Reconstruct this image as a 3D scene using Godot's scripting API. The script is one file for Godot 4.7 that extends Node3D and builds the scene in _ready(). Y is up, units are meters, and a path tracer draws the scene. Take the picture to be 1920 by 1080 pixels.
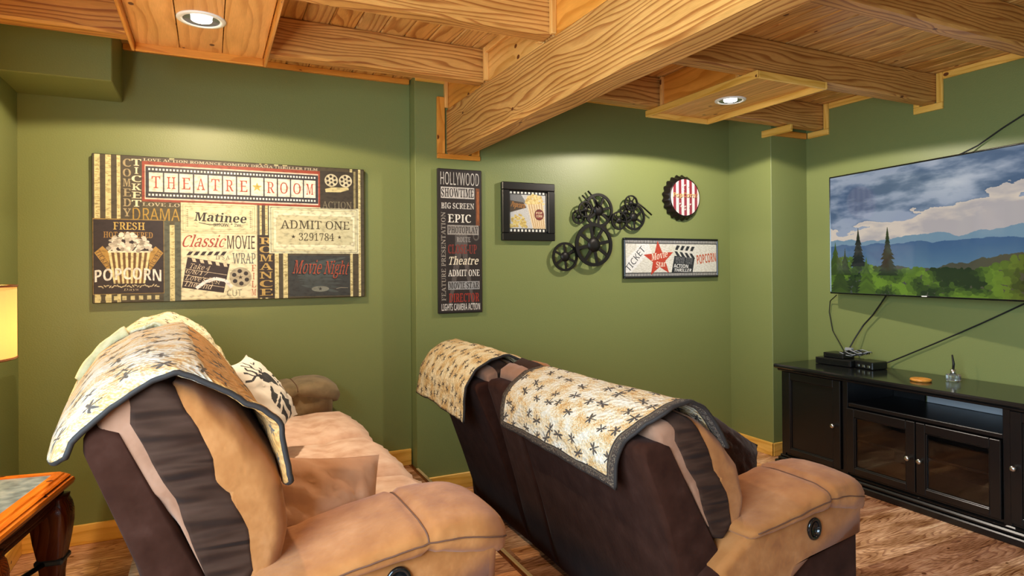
extends Node3D
# A basement theatre room: olive walls, timber ceiling, two suede reclining sofas, wall signs, a television on a black stand.
# World: x runs right along the back wall, y up from the low floor, the camera at z = 0 looks towards -z.

var M := {}
var names := {}
var rng := RandomNumberGenerator.new()
const CEIL := 2.545
const JB := 2.365      # underside of the joists


func P(x: float, y: float, d: float) -> Vector3:
	return Vector3(x, y, -d)


# ---------------------------------------------------------------- mesh collecting
class MB:
	var st := SurfaceTool.new()
	var g := 1
	func _init() -> void:
		st.begin(Mesh.PRIMITIVE_TRIANGLES)
	func vert(p: Vector3, uv: Vector2) -> void:
		st.set_uv(uv)
		st.add_vertex(p)
	func tri(a, b, c, ua, ub, uc) -> void:
		vert(a, ua); vert(b, ub); vert(c, uc)
	func flat(pts: Array, out: Vector3, uvs: Array) -> void:   # a flat convex polygon facing «out»
		st.set_smooth_group(-1)
		var nn: Vector3 = (pts[1] - pts[0]).cross(pts[2] - pts[0])
		for k in range(1, pts.size() - 1):
			if nn.dot(out) > 0.0:
				tri(pts[0], pts[k + 1], pts[k], uvs[0], uvs[k + 1], uvs[k])
			else:
				tri(pts[0], pts[k], pts[k + 1], uvs[0], uvs[k], uvs[k + 1])
	func box(c: Vector3, s: Vector3, b := 0.003, off := Vector2.ZERO, bas := Basis(), grain := -1) -> void:
		var h := s * 0.5
		b = minf(b, minf(h.x, minf(h.y, h.z)) * 0.8)
		var ga := grain
		if ga < 0:
			ga = 0 if s.x >= s.y and s.x >= s.z else (1 if s.y >= s.z else 2)
		var put := func(loc: Array, nrm: Vector3) -> void:
			var a := 0
			for k in 3:
				if absf(nrm[k]) > absf(nrm[a]):
					a = k
			var ua := ga if a != ga else (ga + 1) % 3
			var va := 3 - a - ua
			var pts := []
			var uvs := []
			for p in loc:
				pts.append(c + bas * p)
				uvs.append(Vector2(p[ua], p[va] + 0.37 * a) + off)
			flat(pts, bas * nrm, uvs)
		for a in 3:
			var i := (a + 1) % 3
			var j := (a + 2) % 3
			for sg in [-1.0, 1.0]:
				var q := []
				for k in [[-1, -1], [1, -1], [1, 1], [-1, 1]]:
					var p := Vector3()
					p[a] = sg * h[a]; p[i] = k[0] * (h[i] - b); p[j] = k[1] * (h[j] - b)
					q.append(p)
				var nr := Vector3(); nr[a] = sg
				put.call(q, nr)
				for s2 in [-1.0, 1.0]:        # the edge between faces a and i
					var e := []
					for k in [-1.0, 1.0]:
						var p := Vector3(); p[a] = sg * h[a]; p[i] = s2 * (h[i] - b); p[j] = k * (h[j] - b); e.append(p)
					for k in [1.0, -1.0]:
						var p := Vector3(); p[a] = sg * (h[a] - b); p[i] = s2 * h[i]; p[j] = k * (h[j] - b); e.append(p)
					var ne := Vector3(); ne[a] = sg * 1.01; ne[i] = s2
					put.call(e, ne)
		for sx in [-1.0, 1.0]:
			for sy in [-1.0, 1.0]:
				for sz in [-1.0, 1.0]:
					put.call([Vector3(sx * h.x, sy * (h.y - b), sz * (h.z - b)), Vector3(sx * (h.x - b), sy * h.y, sz * (h.z - b)), Vector3(sx * (h.x - b), sy * (h.y - b), sz * h.z)], Vector3(sx * 1.01, sy, sz))
	func soup(v: Array, uv: Array, ix: Array, smooth := true) -> void:   # a closed body; faces are turned outward by its volume
		var vol := 0.0
		for k in range(0, ix.size(), 3):
			vol += v[ix[k]].dot(v[ix[k + 1]].cross(v[ix[k + 2]]))
		g += 1
		st.set_smooth_group(g if smooth else -1)
		for k in range(0, ix.size(), 3):
			var a = ix[k]
			var b2 = ix[k + 1]
			var c = ix[k + 2]
			if vol > 0.0:
				tri(v[a], v[c], v[b2], uv[a], uv[c], uv[b2])
			else:
				tri(v[a], v[b2], v[c], uv[a], uv[b2], uv[c])
	func loft(rings: Array, caps := true, us := 1.0, smooth := true, closed := false) -> void:
		var v := []
		var uv := []
		var ix := []
		var m: int = rings[0].size()
		var lv := 0.0
		for r in rings.size():
			if r > 0:
				lv += rings[r][0].distance_to(rings[r - 1][0])
			var lu := 0.0
			for k in m + 1:
				if k > 0:
					lu += rings[r][k % m].distance_to(rings[r][k - 1])
				v.append(rings[r][k % m])
				uv.append(Vector2(lv, lu) * us)
		var nr := rings.size()
		for r in (nr if closed else nr - 1):
			var r2 := (r + 1) % nr
			for k in m:
				var a := r * (m + 1) + k
				var b2 := r2 * (m + 1) + k
				ix.append_array([a, b2, a + 1, a + 1, b2, b2 + 1])
		if caps and not closed:
			for e in [0, nr - 1]:
				var c := Vector3()
				for p in rings[e]:
					c += p / m
				var at := v.size()
				v.append(c); uv.append(Vector2(lv if e else 0.0, 0.0))
				for k in m:
					var a: int = e * (m + 1) + k
					ix.append_array([at, a, a + 1] if e == 0 else [at, a + 1, a])
		soup(v, uv, ix, smooth)
	func lathe(pr: Array, seg: int, xf := Transform3D(), smooth := true) -> void:   # profile of (radius, height)
		var rings := []
		for k in pr.size():
			var ring := []
			for s in seg:
				var a := TAU * s / seg
				ring.append(xf * Vector3(pr[k].x * cos(a), pr[k].y, pr[k].x * sin(a)))
			rings.append(ring)
		loft(rings, true, 1.0, smooth)
	func tube(pts: Array, rad, seg := 8, closed := false) -> void:
		var rings := []
		var n := pts.size()
		var up := Vector3(0.13, 0.97, 0.21).normalized()
		for k in n:
			var t: Vector3 = (pts[(k + 1) % n] - pts[(k - 1 + n) % n]) if closed else (pts[mini(k + 1, n - 1)] - pts[maxi(k - 1, 0)])
			t = t.normalized()
			var x := (up - t * up.dot(t)).normalized()
			if x.length() < 0.5:
				x = t.cross(Vector3.RIGHT).normalized()
			up = x
			var y := t.cross(x)
			var r: float = rad if rad is float else rad[k]
			var ring := []
			for s in seg:
				var a := TAU * s / seg
				ring.append(pts[k] + (x * cos(a) + y * sin(a)) * r)
			rings.append(ring)
		loft(rings, true, 1.0, true, closed)
	func slab(poly: Array, z0: float, z1: float, xf := Transform3D(), us := 1.0) -> void:   # flat-sided extrusion of (x, y) along z
		var pk := PackedVector2Array(poly)
		var t := Geometry2D.triangulate_polygon(pk)
		var v := []
		var uv := []
		var ix := []
		for z in [z0, z1]:
			for p in pk:
				v.append(xf * Vector3(p.x, p.y, z)); uv.append(p * us)
		var n := pk.size()
		for k in range(0, t.size(), 3):
			ix.append_array([t[k], t[k + 1], t[k + 2], t[k] + n, t[k + 2] + n, t[k + 1] + n])
		var area := 0.0
		for k in n:
			area += pk[k].cross(pk[(k + 1) % n])
		var ccw := area > 0.0
		var tt := (pk[t[1]] - pk[t[0]]).cross(pk[t[2]] - pk[t[0]]) > 0.0
		for k in n:
			var a := k
			var b2 := (k + 1) % n
			if ccw == tt:
				ix.append_array([a, a + n, b2, b2, a + n, b2 + n])
			else:
				ix.append_array([a, b2, a + n, b2, b2 + n, a + n])
		soup(v, uv, ix, false)
	func sheet(f: Callable, ns: int, nt: int, th: float) -> void:   # a cloth: f(s, t) -> point, given a thickness
		var v := []
		var uv := []
		var ix := []
		var top := []
		for i in ns + 1:
			for j in nt + 1:
				top.append(f.call(float(i) / ns, float(j) / nt))
		var w := nt + 1
		for side in 2:
			for i in ns + 1:
				for j in w:
					var p: Vector3 = top[i * w + j]
					var ds: Vector3 = top[mini(i + 1, ns) * w + j] - top[maxi(i - 1, 0) * w + j]
					var dt: Vector3 = top[i * w + mini(j + 1, nt)] - top[i * w + maxi(j - 1, 0)]
					v.append(p + ds.cross(dt).normalized() * (th * (0.5 if side == 0 else -0.5)))
					uv.append(Vector2(float(i) / ns, float(j) / nt))
		var o := (ns + 1) * w
		for i in ns:
			for j in nt:
				var a := i * w + j
				ix.append_array([a, a + 1, a + w, a + 1, a + w + 1, a + w])
				ix.append_array([o + a, o + a + w, o + a + 1, o + a + 1, o + a + w, o + a + w + 1])
		for i in ns:
			var a := i * w
			ix.append_array([a, a + w, o + a, a + w, o + a + w, o + a])
			a = i * w + nt
			ix.append_array([a, o + a, a + w, a + w, o + a, o + a + w])
		for j in nt:
			var a := j
			ix.append_array([a, o + a, a + 1, a + 1, o + a, o + a + 1])
			a = ns * w + j
			ix.append_array([a, a + 1, o + a, a + 1, o + a + 1, o + a])
		soup(v, uv, ix)
	func done() -> ArrayMesh:
		st.generate_normals()
		return st.commit()


# ---------------------------------------------------------------- objects
func numbered(n: String) -> String:
	if not names.has(n):
		names[n] = 0
		return n
	names[n] += 1
	return "%s_%03d" % [n, names[n]]


func thing(called: String, label: String, category: String, at := Vector3.ZERO, group := "") -> Node3D:
	var o := Node3D.new()
	o.name = numbered(called)
	add_child(o)
	o.position = at
	tag(o, label, category, group)
	return o


func tag(o: Node3D, label: String, category: String, group := "", kind := "") -> Node3D:
	o.set_meta("label", label)
	o.set_meta("category", category)
	if group:
		o.set_meta("group", group)
	if kind:
		o.set_meta("kind", kind)
	return o


func obj(called: String, mb, mat: Material, parent: Node3D = self, at := Vector3.ZERO) -> MeshInstance3D:
	var o := MeshInstance3D.new()
	o.name = numbered(called) if parent == self else called
	o.mesh = mb.done() if mb is MB else mb
	o.material_override = mat
	o.position = at
	parent.add_child(o, true)
	return o


func struct(called: String, mb, mat: Material, label: String, category: String) -> MeshInstance3D:
	var o := obj(called, mb, mat)
	tag(o, label, category, "", "structure")
	return o


func bx(c: Vector3, s: Vector3, b := 0.003, off := Vector2.ZERO, bas := Basis(), grain := -1) -> MB:
	var m := MB.new()
	m.box(c, s, b, off, bas, grain)
	return m


func span(x0, x1, y0, y1, d0, d1, b := 0.003) -> MB:   # a box from ranges of x, y and distance d
	return bx(P((x0 + x1) * 0.5, (y0 + y1) * 0.5, (d0 + d1) * 0.5), Vector3(absf(x1 - x0), absf(y1 - y0), absf(d1 - d0)), b, Vector2(rng.randf() * 3.0, rng.randf() * 3.0))


# ---------------------------------------------------------------- materials
func c8(r: int, g: int, b: int) -> Color:
	return Color(r / 255.0, g / 255.0, b / 255.0)


func mat(c: Color, rough := 0.6, metal := 0.0) -> StandardMaterial3D:
	var m := StandardMaterial3D.new()
	m.albedo_color = c
	m.roughness = rough
	m.metallic = metal
	return m


func noise_tex(freq: float, cols: Array, size := 512, kind := FastNoiseLite.TYPE_SIMPLEX_SMOOTH, oct := 4, sd := 1) -> NoiseTexture2D:
	var n := FastNoiseLite.new()
	n.noise_type = kind
	n.frequency = freq
	n.fractal_octaves = oct
	n.seed = sd
	if kind == FastNoiseLite.TYPE_CELLULAR:
		n.fractal_type = FastNoiseLite.FRACTAL_NONE
		n.cellular_return_type = FastNoiseLite.RETURN_DISTANCE
	var t := NoiseTexture2D.new()
	t.width = size
	t.height = size
	t.seamless = true
	t.noise = n
	if cols.size():
		var gr := Gradient.new()
		var of := PackedFloat32Array()
		var cc := PackedColorArray()
		for k in cols.size():
			of.append(float(k) / (cols.size() - 1))
			cc.append(cols[k])
		gr.offsets = of
		gr.colors = cc
		t.color_ramp = gr
	return t


func tri_map(m: StandardMaterial3D, s: Vector3) -> StandardMaterial3D:
	m.uv1_triplanar = true
	m.uv1_scale = s
	return m


func suede(cols: Array, sd: int, scale := 1.8) -> StandardMaterial3D:
	var m := mat(Color.WHITE, 0.82)
	m.albedo_texture = noise_tex(0.010, cols, 512, FastNoiseLite.TYPE_SIMPLEX_SMOOTH, 5, sd)
	tri_map(m, Vector3.ONE * scale)
	m.heightmap_enabled = true
	m.heightmap_texture = M.fine
	m.heightmap_scale = 0.07
	m.rim_enabled = true
	m.rim = 0.25
	m.rim_tint = 0.6
	m.metallic_specular = 0.3
	return m


# a length of sawn timber: rings seen as long lines and cathedrals, knots that push the rings aside
func wood(w: int, h: int, lm: float, wm: float, early: Color, late: Color, freq: float, warp: float, knots: int, sd: int, fibre := 0.06, blot := 0.07) -> StandardMaterial3D:
	var n1 := FastNoiseLite.new()
	n1.seed = sd; n1.frequency = 1.0; n1.fractal_octaves = 2
	var n2 := FastNoiseLite.new()
	n2.seed = sd + 7; n2.frequency = 1.0; n2.fractal_octaves = 2
	var r := RandomNumberGenerator.new()
	r.seed = sd
	var ks := []
	for k in knots:
		ks.append([Vector2(r.randf_range(0.17, lm - 0.17), r.randf() * wm), r.randf_range(0.008, 0.018)])
	var data := PackedByteArray()
	data.resize(w * h * 3)
	var kn := c8(105, 58, 28)
	var cx := PackedFloat32Array()      # the noise runs round a circle, so that the length repeats without a seam
	var sx := PackedFloat32Array()
	for x in w:
		cx.append(cos(TAU * x / w) * lm * 0.175)
		sx.append(sin(TAU * x / w) * lm * 0.175)
	var at := 0
	for y in h:
		var py := wm * y / h
		for x in w:
			var px := lm * x / w
			var d := py + warp * n1.get_noise_3d(cx[x], py * 7.0, sx[x])
			var dark := 0.0
			for k in ks:
				var dx: float = absf(px - k[0].x)
				if dx < 0.16:
					var dy: float = py - k[0].y
					var q: float = dx * dx * 0.45 + dy * dy
					var s: float = k[1] * k[1]
					if q < s * 40.0:
						d += signf(dy) * k[1] * 1.5 * exp(-q / (s * 7.0))
						if q < s * 0.5:
							dark = maxf(dark, clampf((s * 0.5 - q) / (s * 0.25), 0.0, 1.0))
			var f := d * freq
			f -= floorf(f)
			var t := smoothstep(0.45, 0.9, f) * (1.0 - smoothstep(0.93, 1.0, f))
			var fb := n2.get_noise_3d(cx[x] * 13.0, py * 330.0, sx[x] * 13.0) * fibre + n1.get_noise_3d(cx[x] * 2.0 + 50.0, py * 9.0, sx[x] * 2.0) * blot
			var cr := lerpf(lerpf(early.r, late.r, t), kn.r, dark) + fb
			var cg := lerpf(lerpf(early.g, late.g, t), kn.g, dark) + fb
			var cb := lerpf(lerpf(early.b, late.b, t), kn.b, dark) + fb
			data[at] = clampi(int(cr * 255.0), 0, 255)
			data[at + 1] = clampi(int(cg * 255.0), 0, 255)
			data[at + 2] = clampi(int(cb * 255.0), 0, 255)
			at += 3
	var im := Image.create_from_data(w, h, false, Image.FORMAT_RGB8, data)
	var m := mat(Color.WHITE, 0.42)
	m.albedo_texture = ImageTexture.create_from_image(im)
	m.uv1_scale = Vector3(1.0 / lm, 1.0 / wm, 1.0)
	return m


func tint(m: StandardMaterial3D, c: Color) -> StandardMaterial3D:
	var k: StandardMaterial3D = m.duplicate()
	k.albedo_color = c
	return k


func materials() -> void:
	M.fine = noise_tex(0.08, [], 256, FastNoiseLite.TYPE_SIMPLEX, 3, 5)
	M.wall = mat(c8(122, 130, 77), 0.44)
	M.wall.metallic_specular = 0.45
	tri_map(M.wall, Vector3.ONE * 4.0)
	M.wall.heightmap_enabled = true
	M.wall.heightmap_texture = M.fine
	M.wall.heightmap_scale = 0.04
	M.fir = wood(1024, 512, 2.0, 0.42, c8(216, 172, 114), c8(166, 112, 62), 46.0, 0.045, 3, 11)
	M.fir.heightmap_enabled = true
	M.fir.heightmap_texture = M.fir.albedo_texture
	M.fir.heightmap_scale = 0.15
	M.fir.roughness = 0.5
	M.fir.albedo_color = c8(238, 220, 180)
	M.joist = tint(M.fir, c8(244, 218, 168))
	M.plank = wood(1024, 512, 2.4, 0.5, c8(218, 182, 126), c8(182, 134, 80), 24.0, 0.085, 6, 23)
	M.plank.albedo_color = c8(250, 232, 196)
	M.planks = [M.plank, tint(M.plank, c8(255, 232, 190)), tint(M.plank, c8(238, 222, 194)), tint(M.plank, c8(248, 218, 166))]
	M.pine = wood(1024, 512, 1.6, 0.5, c8(228, 180, 112), c8(208, 154, 84), 22.0, 0.05, 9, 31, 0.04)
	M.pine.albedo_color = c8(255, 242, 214)
	M.trim = wood(512, 256, 1.2, 0.3, c8(240, 190, 92), c8(224, 168, 70), 24.0, 0.05, 2, 57, 0.03)
	M.trim.roughness = 0.35
	M.orange = tint(M.pine, c8(246, 208, 140))
	M.orange.roughness = 0.3
	M.tableorange = tint(M.pine, c8(236, 172, 90))
	M.tableorange.roughness = 0.2
	M.darkwood = tint(M.fir, c8(120, 78, 52))
	M.darkwood.roughness = 0.25
	var fl := wood(1024, 512, 1.3, 0.5, c8(214, 168, 128), c8(168, 122, 92), 40.0, 0.16, 5, 47, 0.26, 0.3)
	fl.roughness = 0.27
	fl.heightmap_enabled = true
	fl.heightmap_texture = fl.albedo_texture
	fl.heightmap_scale = 0.2
	M.floors = [fl, tint(fl, c8(225, 215, 215)), tint(fl, c8(255, 232, 205)), tint(fl, c8(205, 190, 185))]
	M.tan = suede([c8(132, 80, 40), c8(146, 92, 46), c8(154, 100, 53), c8(162, 108, 61), c8(172, 119, 74)], 3)
	M.tanlight = suede([c8(128, 90, 68), c8(140, 101, 78), c8(150, 112, 90)], 4)
	M.brown = suede([c8(40, 20, 14), c8(48, 26, 18), c8(54, 31, 23), c8(64, 40, 32)], 6)
	M.brown.rim = 0.05
	M.brown.metallic_specular = 0.15
	M.brown.roughness = 0.9
	M.darkbrown = suede([c8(50, 36, 32), c8(62, 46, 41), c8(70, 54, 48)], 8)
	M.ruche = suede([c8(50, 33, 26), c8(58, 40, 31), c8(66, 46, 37)], 8)
	M.ruche.metallic_specular = 0.15
	M.ruche.rim = 0.05
	M.ruche.uv1_scale = Vector3(1.2, 5.5, 1.2)
	M.ruche.heightmap_texture = noise_tex(0.012, [], 256, FastNoiseLite.TYPE_SIMPLEX_SMOOTH, 2, 9)
	M.ruche.heightmap_scale = 3.0
	M.olive = suede([c8(96, 82, 58), c8(124, 108, 80), c8(140, 122, 92)], 12)
	M.black = mat(c8(20, 19, 20), 0.3)
	M.blackgloss = mat(c8(16, 16, 17), 0.16)
	M.rubber = mat(c8(18, 18, 18), 0.55)
	M.iron = mat(c8(34, 32, 30), 0.45, 0.6)
	M.steel = mat(c8(190, 190, 188), 0.28, 1.0)
	M.white = mat(c8(235, 235, 230), 0.4)
	M.glass = mat(Color(0.05, 0.05, 0.05, 0.2), 0.04)
	M.glass.transparency = BaseMaterial3D.TRANSPARENCY_ALPHA
	M.brass = mat(c8(206, 184, 138), 0.35, 0.35)
	M.tanseat = suede([c8(188, 150, 126), c8(206, 172, 150), c8(218, 190, 170), c8(226, 202, 184)], 15)
	M.tanpillow = suede([c8(172, 126, 94), c8(184, 140, 108), c8(194, 152, 122)], 17)
	M.redpillow = suede([c8(26, 14, 12), c8(52, 22, 18), c8(40, 18, 14), c8(92, 44, 28)], 19, 7.0)
	M.edge = mat(c8(32, 25, 22), 0.75)
	M.seam = mat(c8(92, 58, 40), 0.8)
	M.puffs = noise_tex(0.09, [], 512, FastNoiseLite.TYPE_CELLULAR, 1, 3)
	M.blackwood = mat(c8(15, 14, 15), 0.3)
	M.blacktop = mat(c8(22, 23, 23), 0.14)
	M.greywire = mat(c8(150, 152, 156), 0.5)
	M.coaster = tint(M.pine, c8(250, 216, 150))
	M.solidglass = mat(Color(0.92, 0.95, 0.97, 0.06), 0.03)
	M.solidglass.transparency = BaseMaterial3D.TRANSPARENCY_ALPHA
	M.solidglass.refraction_enabled = true
	M.solidglass.refraction_scale = 0.05
	M.slate = mat(Color.WHITE, 0.35)
	M.slate.albedo_texture = noise_tex(0.02, [c8(84, 104, 124), c8(118, 140, 162), c8(150, 170, 190)], 256, FastNoiseLite.TYPE_SIMPLEX_SMOOTH, 4, 41)
	tri_map(M.slate, Vector3.ONE * 3.0)
	M.legwood = tint(M.fir, c8(150, 92, 58))
	M.legwood.roughness = 0.22
	M.clasp = mat(c8(96, 108, 116), 0.35, 0.7)
	M.ivory = suede([c8(190, 178, 130), c8(212, 202, 158), c8(222, 214, 178)], 27, 5.0)


# ---------------------------------------------------------------- flat print (posters, screens, woven patterns)
class Pen:
	var im: Image
	var w: int
	var h: int
	var k := 2.0
	var fonts := {}
	func _init(ww: int, hh: int, c: Color) -> void:
		w = ww; h = hh
		im = Image.create(int(w * k), int(h * k), false, Image.FORMAT_RGB8)
		im.fill(c)
	func rect(x: float, y: float, x1: float, y1: float, c: Color) -> void:
		im.fill_rect(Rect2i(int(round(x * k)), int(round(y * k)), maxi(1, int(round((x1 - x) * k))), maxi(1, int(round((y1 - y) * k)))), c)
	func tri(a: Vector2, b: Vector2, c: Vector2, col: Color) -> void:
		var y0 := int(ceil(minf(a.y, minf(b.y, c.y)) - 0.5))
		var y1 := int(floor(maxf(a.y, maxf(b.y, c.y)) - 0.5))
		var e := [[a, b], [b, c], [c, a]]
		for y in range(maxi(y0, 0), mini(y1, im.get_height() - 1) + 1):
			var f := y + 0.5
			var lo := 1e9
			var hi := -1e9
			for s in e:
				var p: Vector2 = s[0]
				var q: Vector2 = s[1]
				if (p.y <= f) != (q.y <= f):
					var x := p.x + (q.x - p.x) * (f - p.y) / (q.y - p.y)
					lo = minf(lo, x); hi = maxf(hi, x)
			if hi >= lo:
				var xa := int(ceil(lo - 0.5))
				var xb := int(floor(hi - 0.5))
				if xb >= xa:
					im.fill_rect(Rect2i(xa, y, xb - xa + 1, 1), col)
	func poly(pts: Array, col: Color) -> void:
		var pk := PackedVector2Array()
		for p in pts:
			pk.append(p * k)
		var t := Geometry2D.triangulate_polygon(pk)
		for i in range(0, t.size(), 3):
			tri(pk[t[i]], pk[t[i + 1]], pk[t[i + 2]], col)
	func oval(cx: float, cy: float, rx: float, ry: float, col: Color, rot := 0.0) -> void:
		var pts := []
		for i in 28:
			pts.append(Vector2(cx, cy) + Vector2(cos(TAU * i / 28) * rx, sin(TAU * i / 28) * ry).rotated(rot))
		poly(pts, col)
	func line(pts: Array, wd: float, col: Color) -> void:
		for i in pts.size() - 1:
			var d: Vector2 = (pts[i + 1] - pts[i]).normalized()
			var nn := Vector2(-d.y, d.x) * wd * 0.5
			poly([pts[i] + nn, pts[i + 1] + nn, pts[i + 1] - nn, pts[i] - nn], col)
	func frame(x: float, y: float, x1: float, y1: float, t: float, col: Color) -> void:
		rect(x, y, x1, y + t, col); rect(x, y1 - t, x1, y1, col); rect(x, y, x + t, y1, col); rect(x1 - t, y, x1, y1, col)
	func star(cx: float, cy: float, r: float, col: Color, rot := 0.0, inner := 0.4, sy := 1.0) -> void:
		var pts := []
		for i in 10:
			var a := -PI / 2 + TAU * i / 10.0 + rot
			var rr := r if i % 2 == 0 else r * inner
			pts.append(Vector2(cx + cos(a) * rr, cy + sin(a) * rr * sy))
		poly(pts, col)
	func reel(cx: float, cy: float, r: float, col: Color, hole: Color, n := 6) -> void:
		oval(cx, cy, r, r, col)
		for i in n:
			oval(cx + cos(TAU * i / n + 0.4) * r * 0.62, cy + sin(TAU * i / n + 0.4) * r * 0.62, r * 0.2, r * 0.2, hole)
		oval(cx, cy, r * 0.14, r * 0.14, hole)
	# lettering squeezed into the box x..x1, y..y1 (cap height), turned about its centre, bent by «arch», slanted by «shear»
	func text(s: String, x: float, y: float, x1: float, y1: float, col: Color, face := "Droid Serif", bold := false, rot := 0.0, shear := 0.0, arch := 0.0) -> void:
		var f := SystemFont.new()
		f.font_names = PackedStringArray([face])
		f.font_weight = 700 if bold else 400
		var tm := TextMesh.new()
		tm.font = f
		tm.font_size = 64
		tm.pixel_size = 1.0
		tm.depth = 2.0
		tm.curve_step = 4.0
		tm.text = s
		var ar := tm.get_mesh_arrays()
		var vs: PackedVector3Array = ar[Mesh.ARRAY_VERTEX]
		var ns: PackedVector3Array = ar[Mesh.ARRAY_NORMAL]
		var ix: PackedInt32Array = ar[Mesh.ARRAY_INDEX]
		if vs.size() == 0:
			return
		var lo := Vector2(1e9, 1e9)
		var hi := -lo
		for v in vs:
			lo = lo.min(Vector2(v.x, v.y)); hi = hi.max(Vector2(v.x, v.y))
		var c := Vector2((x + x1) * 0.5, (y + y1) * 0.5)
		var sc := Vector2((x1 - x) / maxf(hi.x - lo.x, 1e-3), (y1 - y) / maxf(hi.y - lo.y, 1e-3))
		var mid := (lo + hi) * 0.5
		var p2 := PackedVector2Array()
		for v in vs:
			var q := Vector2((v.x - mid.x) * sc.x, -(v.y - mid.y) * sc.y)
			var u := q.x / ((x1 - x) * 0.5)
			q.y += arch * u * u
			q.x -= q.y * shear
			p2.append((c + q.rotated(rot)) * k)
		for i in range(0, ix.size(), 3):
			if ns[ix[i]].z > 0.5 and ns[ix[i + 1]].z > 0.5:
				tri(p2[ix[i]], p2[ix[i + 1]], p2[ix[i + 2]], col)
	func col_text(s: String, x: float, y: float, x1: float, y1: float, col: Color, face := "Droid Serif", bold := true) -> void:
		var st := (y1 - y) / s.length()
		for i in s.length():
			var sh := 0.3 if s[i] == "I" else 0.0
			text(s[i], x + (x1 - x) * sh, y + st * i + st * 0.1, x1 - (x1 - x) * sh, y + st * (i + 1) - st * 0.1, col, face, bold)
	func tex() -> ImageTexture:
		im.resize(w, h, Image.INTERPOLATE_LANCZOS)
		return ImageTexture.create_from_image(im)


func print_mat(t: Texture2D, rough := 0.5, worn := 0.0) -> StandardMaterial3D:
	var m := mat(Color.WHITE, rough)
	m.albedo_texture = t
	m.texture_repeat = false
	if worn > 0.0:
		m.detail_enabled = true
		m.detail_blend_mode = BaseMaterial3D.BLEND_MODE_MUL
		m.detail_albedo = noise_tex(0.05, [Color(1, 1, 1) * (1.0 - worn), Color(0.95, 0.94, 0.92), Color(1, 1, 1), Color(1, 1, 1)], 512, FastNoiseLite.TYPE_SIMPLEX, 4, 77)
	return m


const CREAM := Color(0.86, 0.83, 0.66)
const DARK := Color(0.13, 0.10, 0.085)
const GOLD := Color(0.72, 0.56, 0.22)
const RED := Color(0.64, 0.22, 0.14)


func bucket(p: Pen, x0: float, x1: float, y0: float, xb0: float, xb1: float, yb: float, a: Color, b: Color, n: int) -> void:
	for i in n:
		var f := float(i) / n
		var g := float(i + 1) / n
		p.poly([Vector2(lerpf(x0, x1, f), y0), Vector2(lerpf(x0, x1, g), y0), Vector2(lerpf(xb0, xb1, g), yb), Vector2(lerpf(xb0, xb1, f), yb)], a if i % 2 == 0 else b)


func popcorn(p: Pen, cx: float, cy: float, rx: float, ry: float, n: int, r: float, a: Color, b: Color) -> void:
	for i in n:
		var t := rng.randf()
		var ang := rng.randf() * PI
		var q := Vector2(cx + cos(ang) * rx * sqrt(t), cy - sin(ang) * ry * sqrt(t))
		p.oval(q.x, q.y, r * rng.randf_range(0.7, 1.2), r * rng.randf_range(0.6, 1.0), a.lerp(b, rng.randf()))


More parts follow.
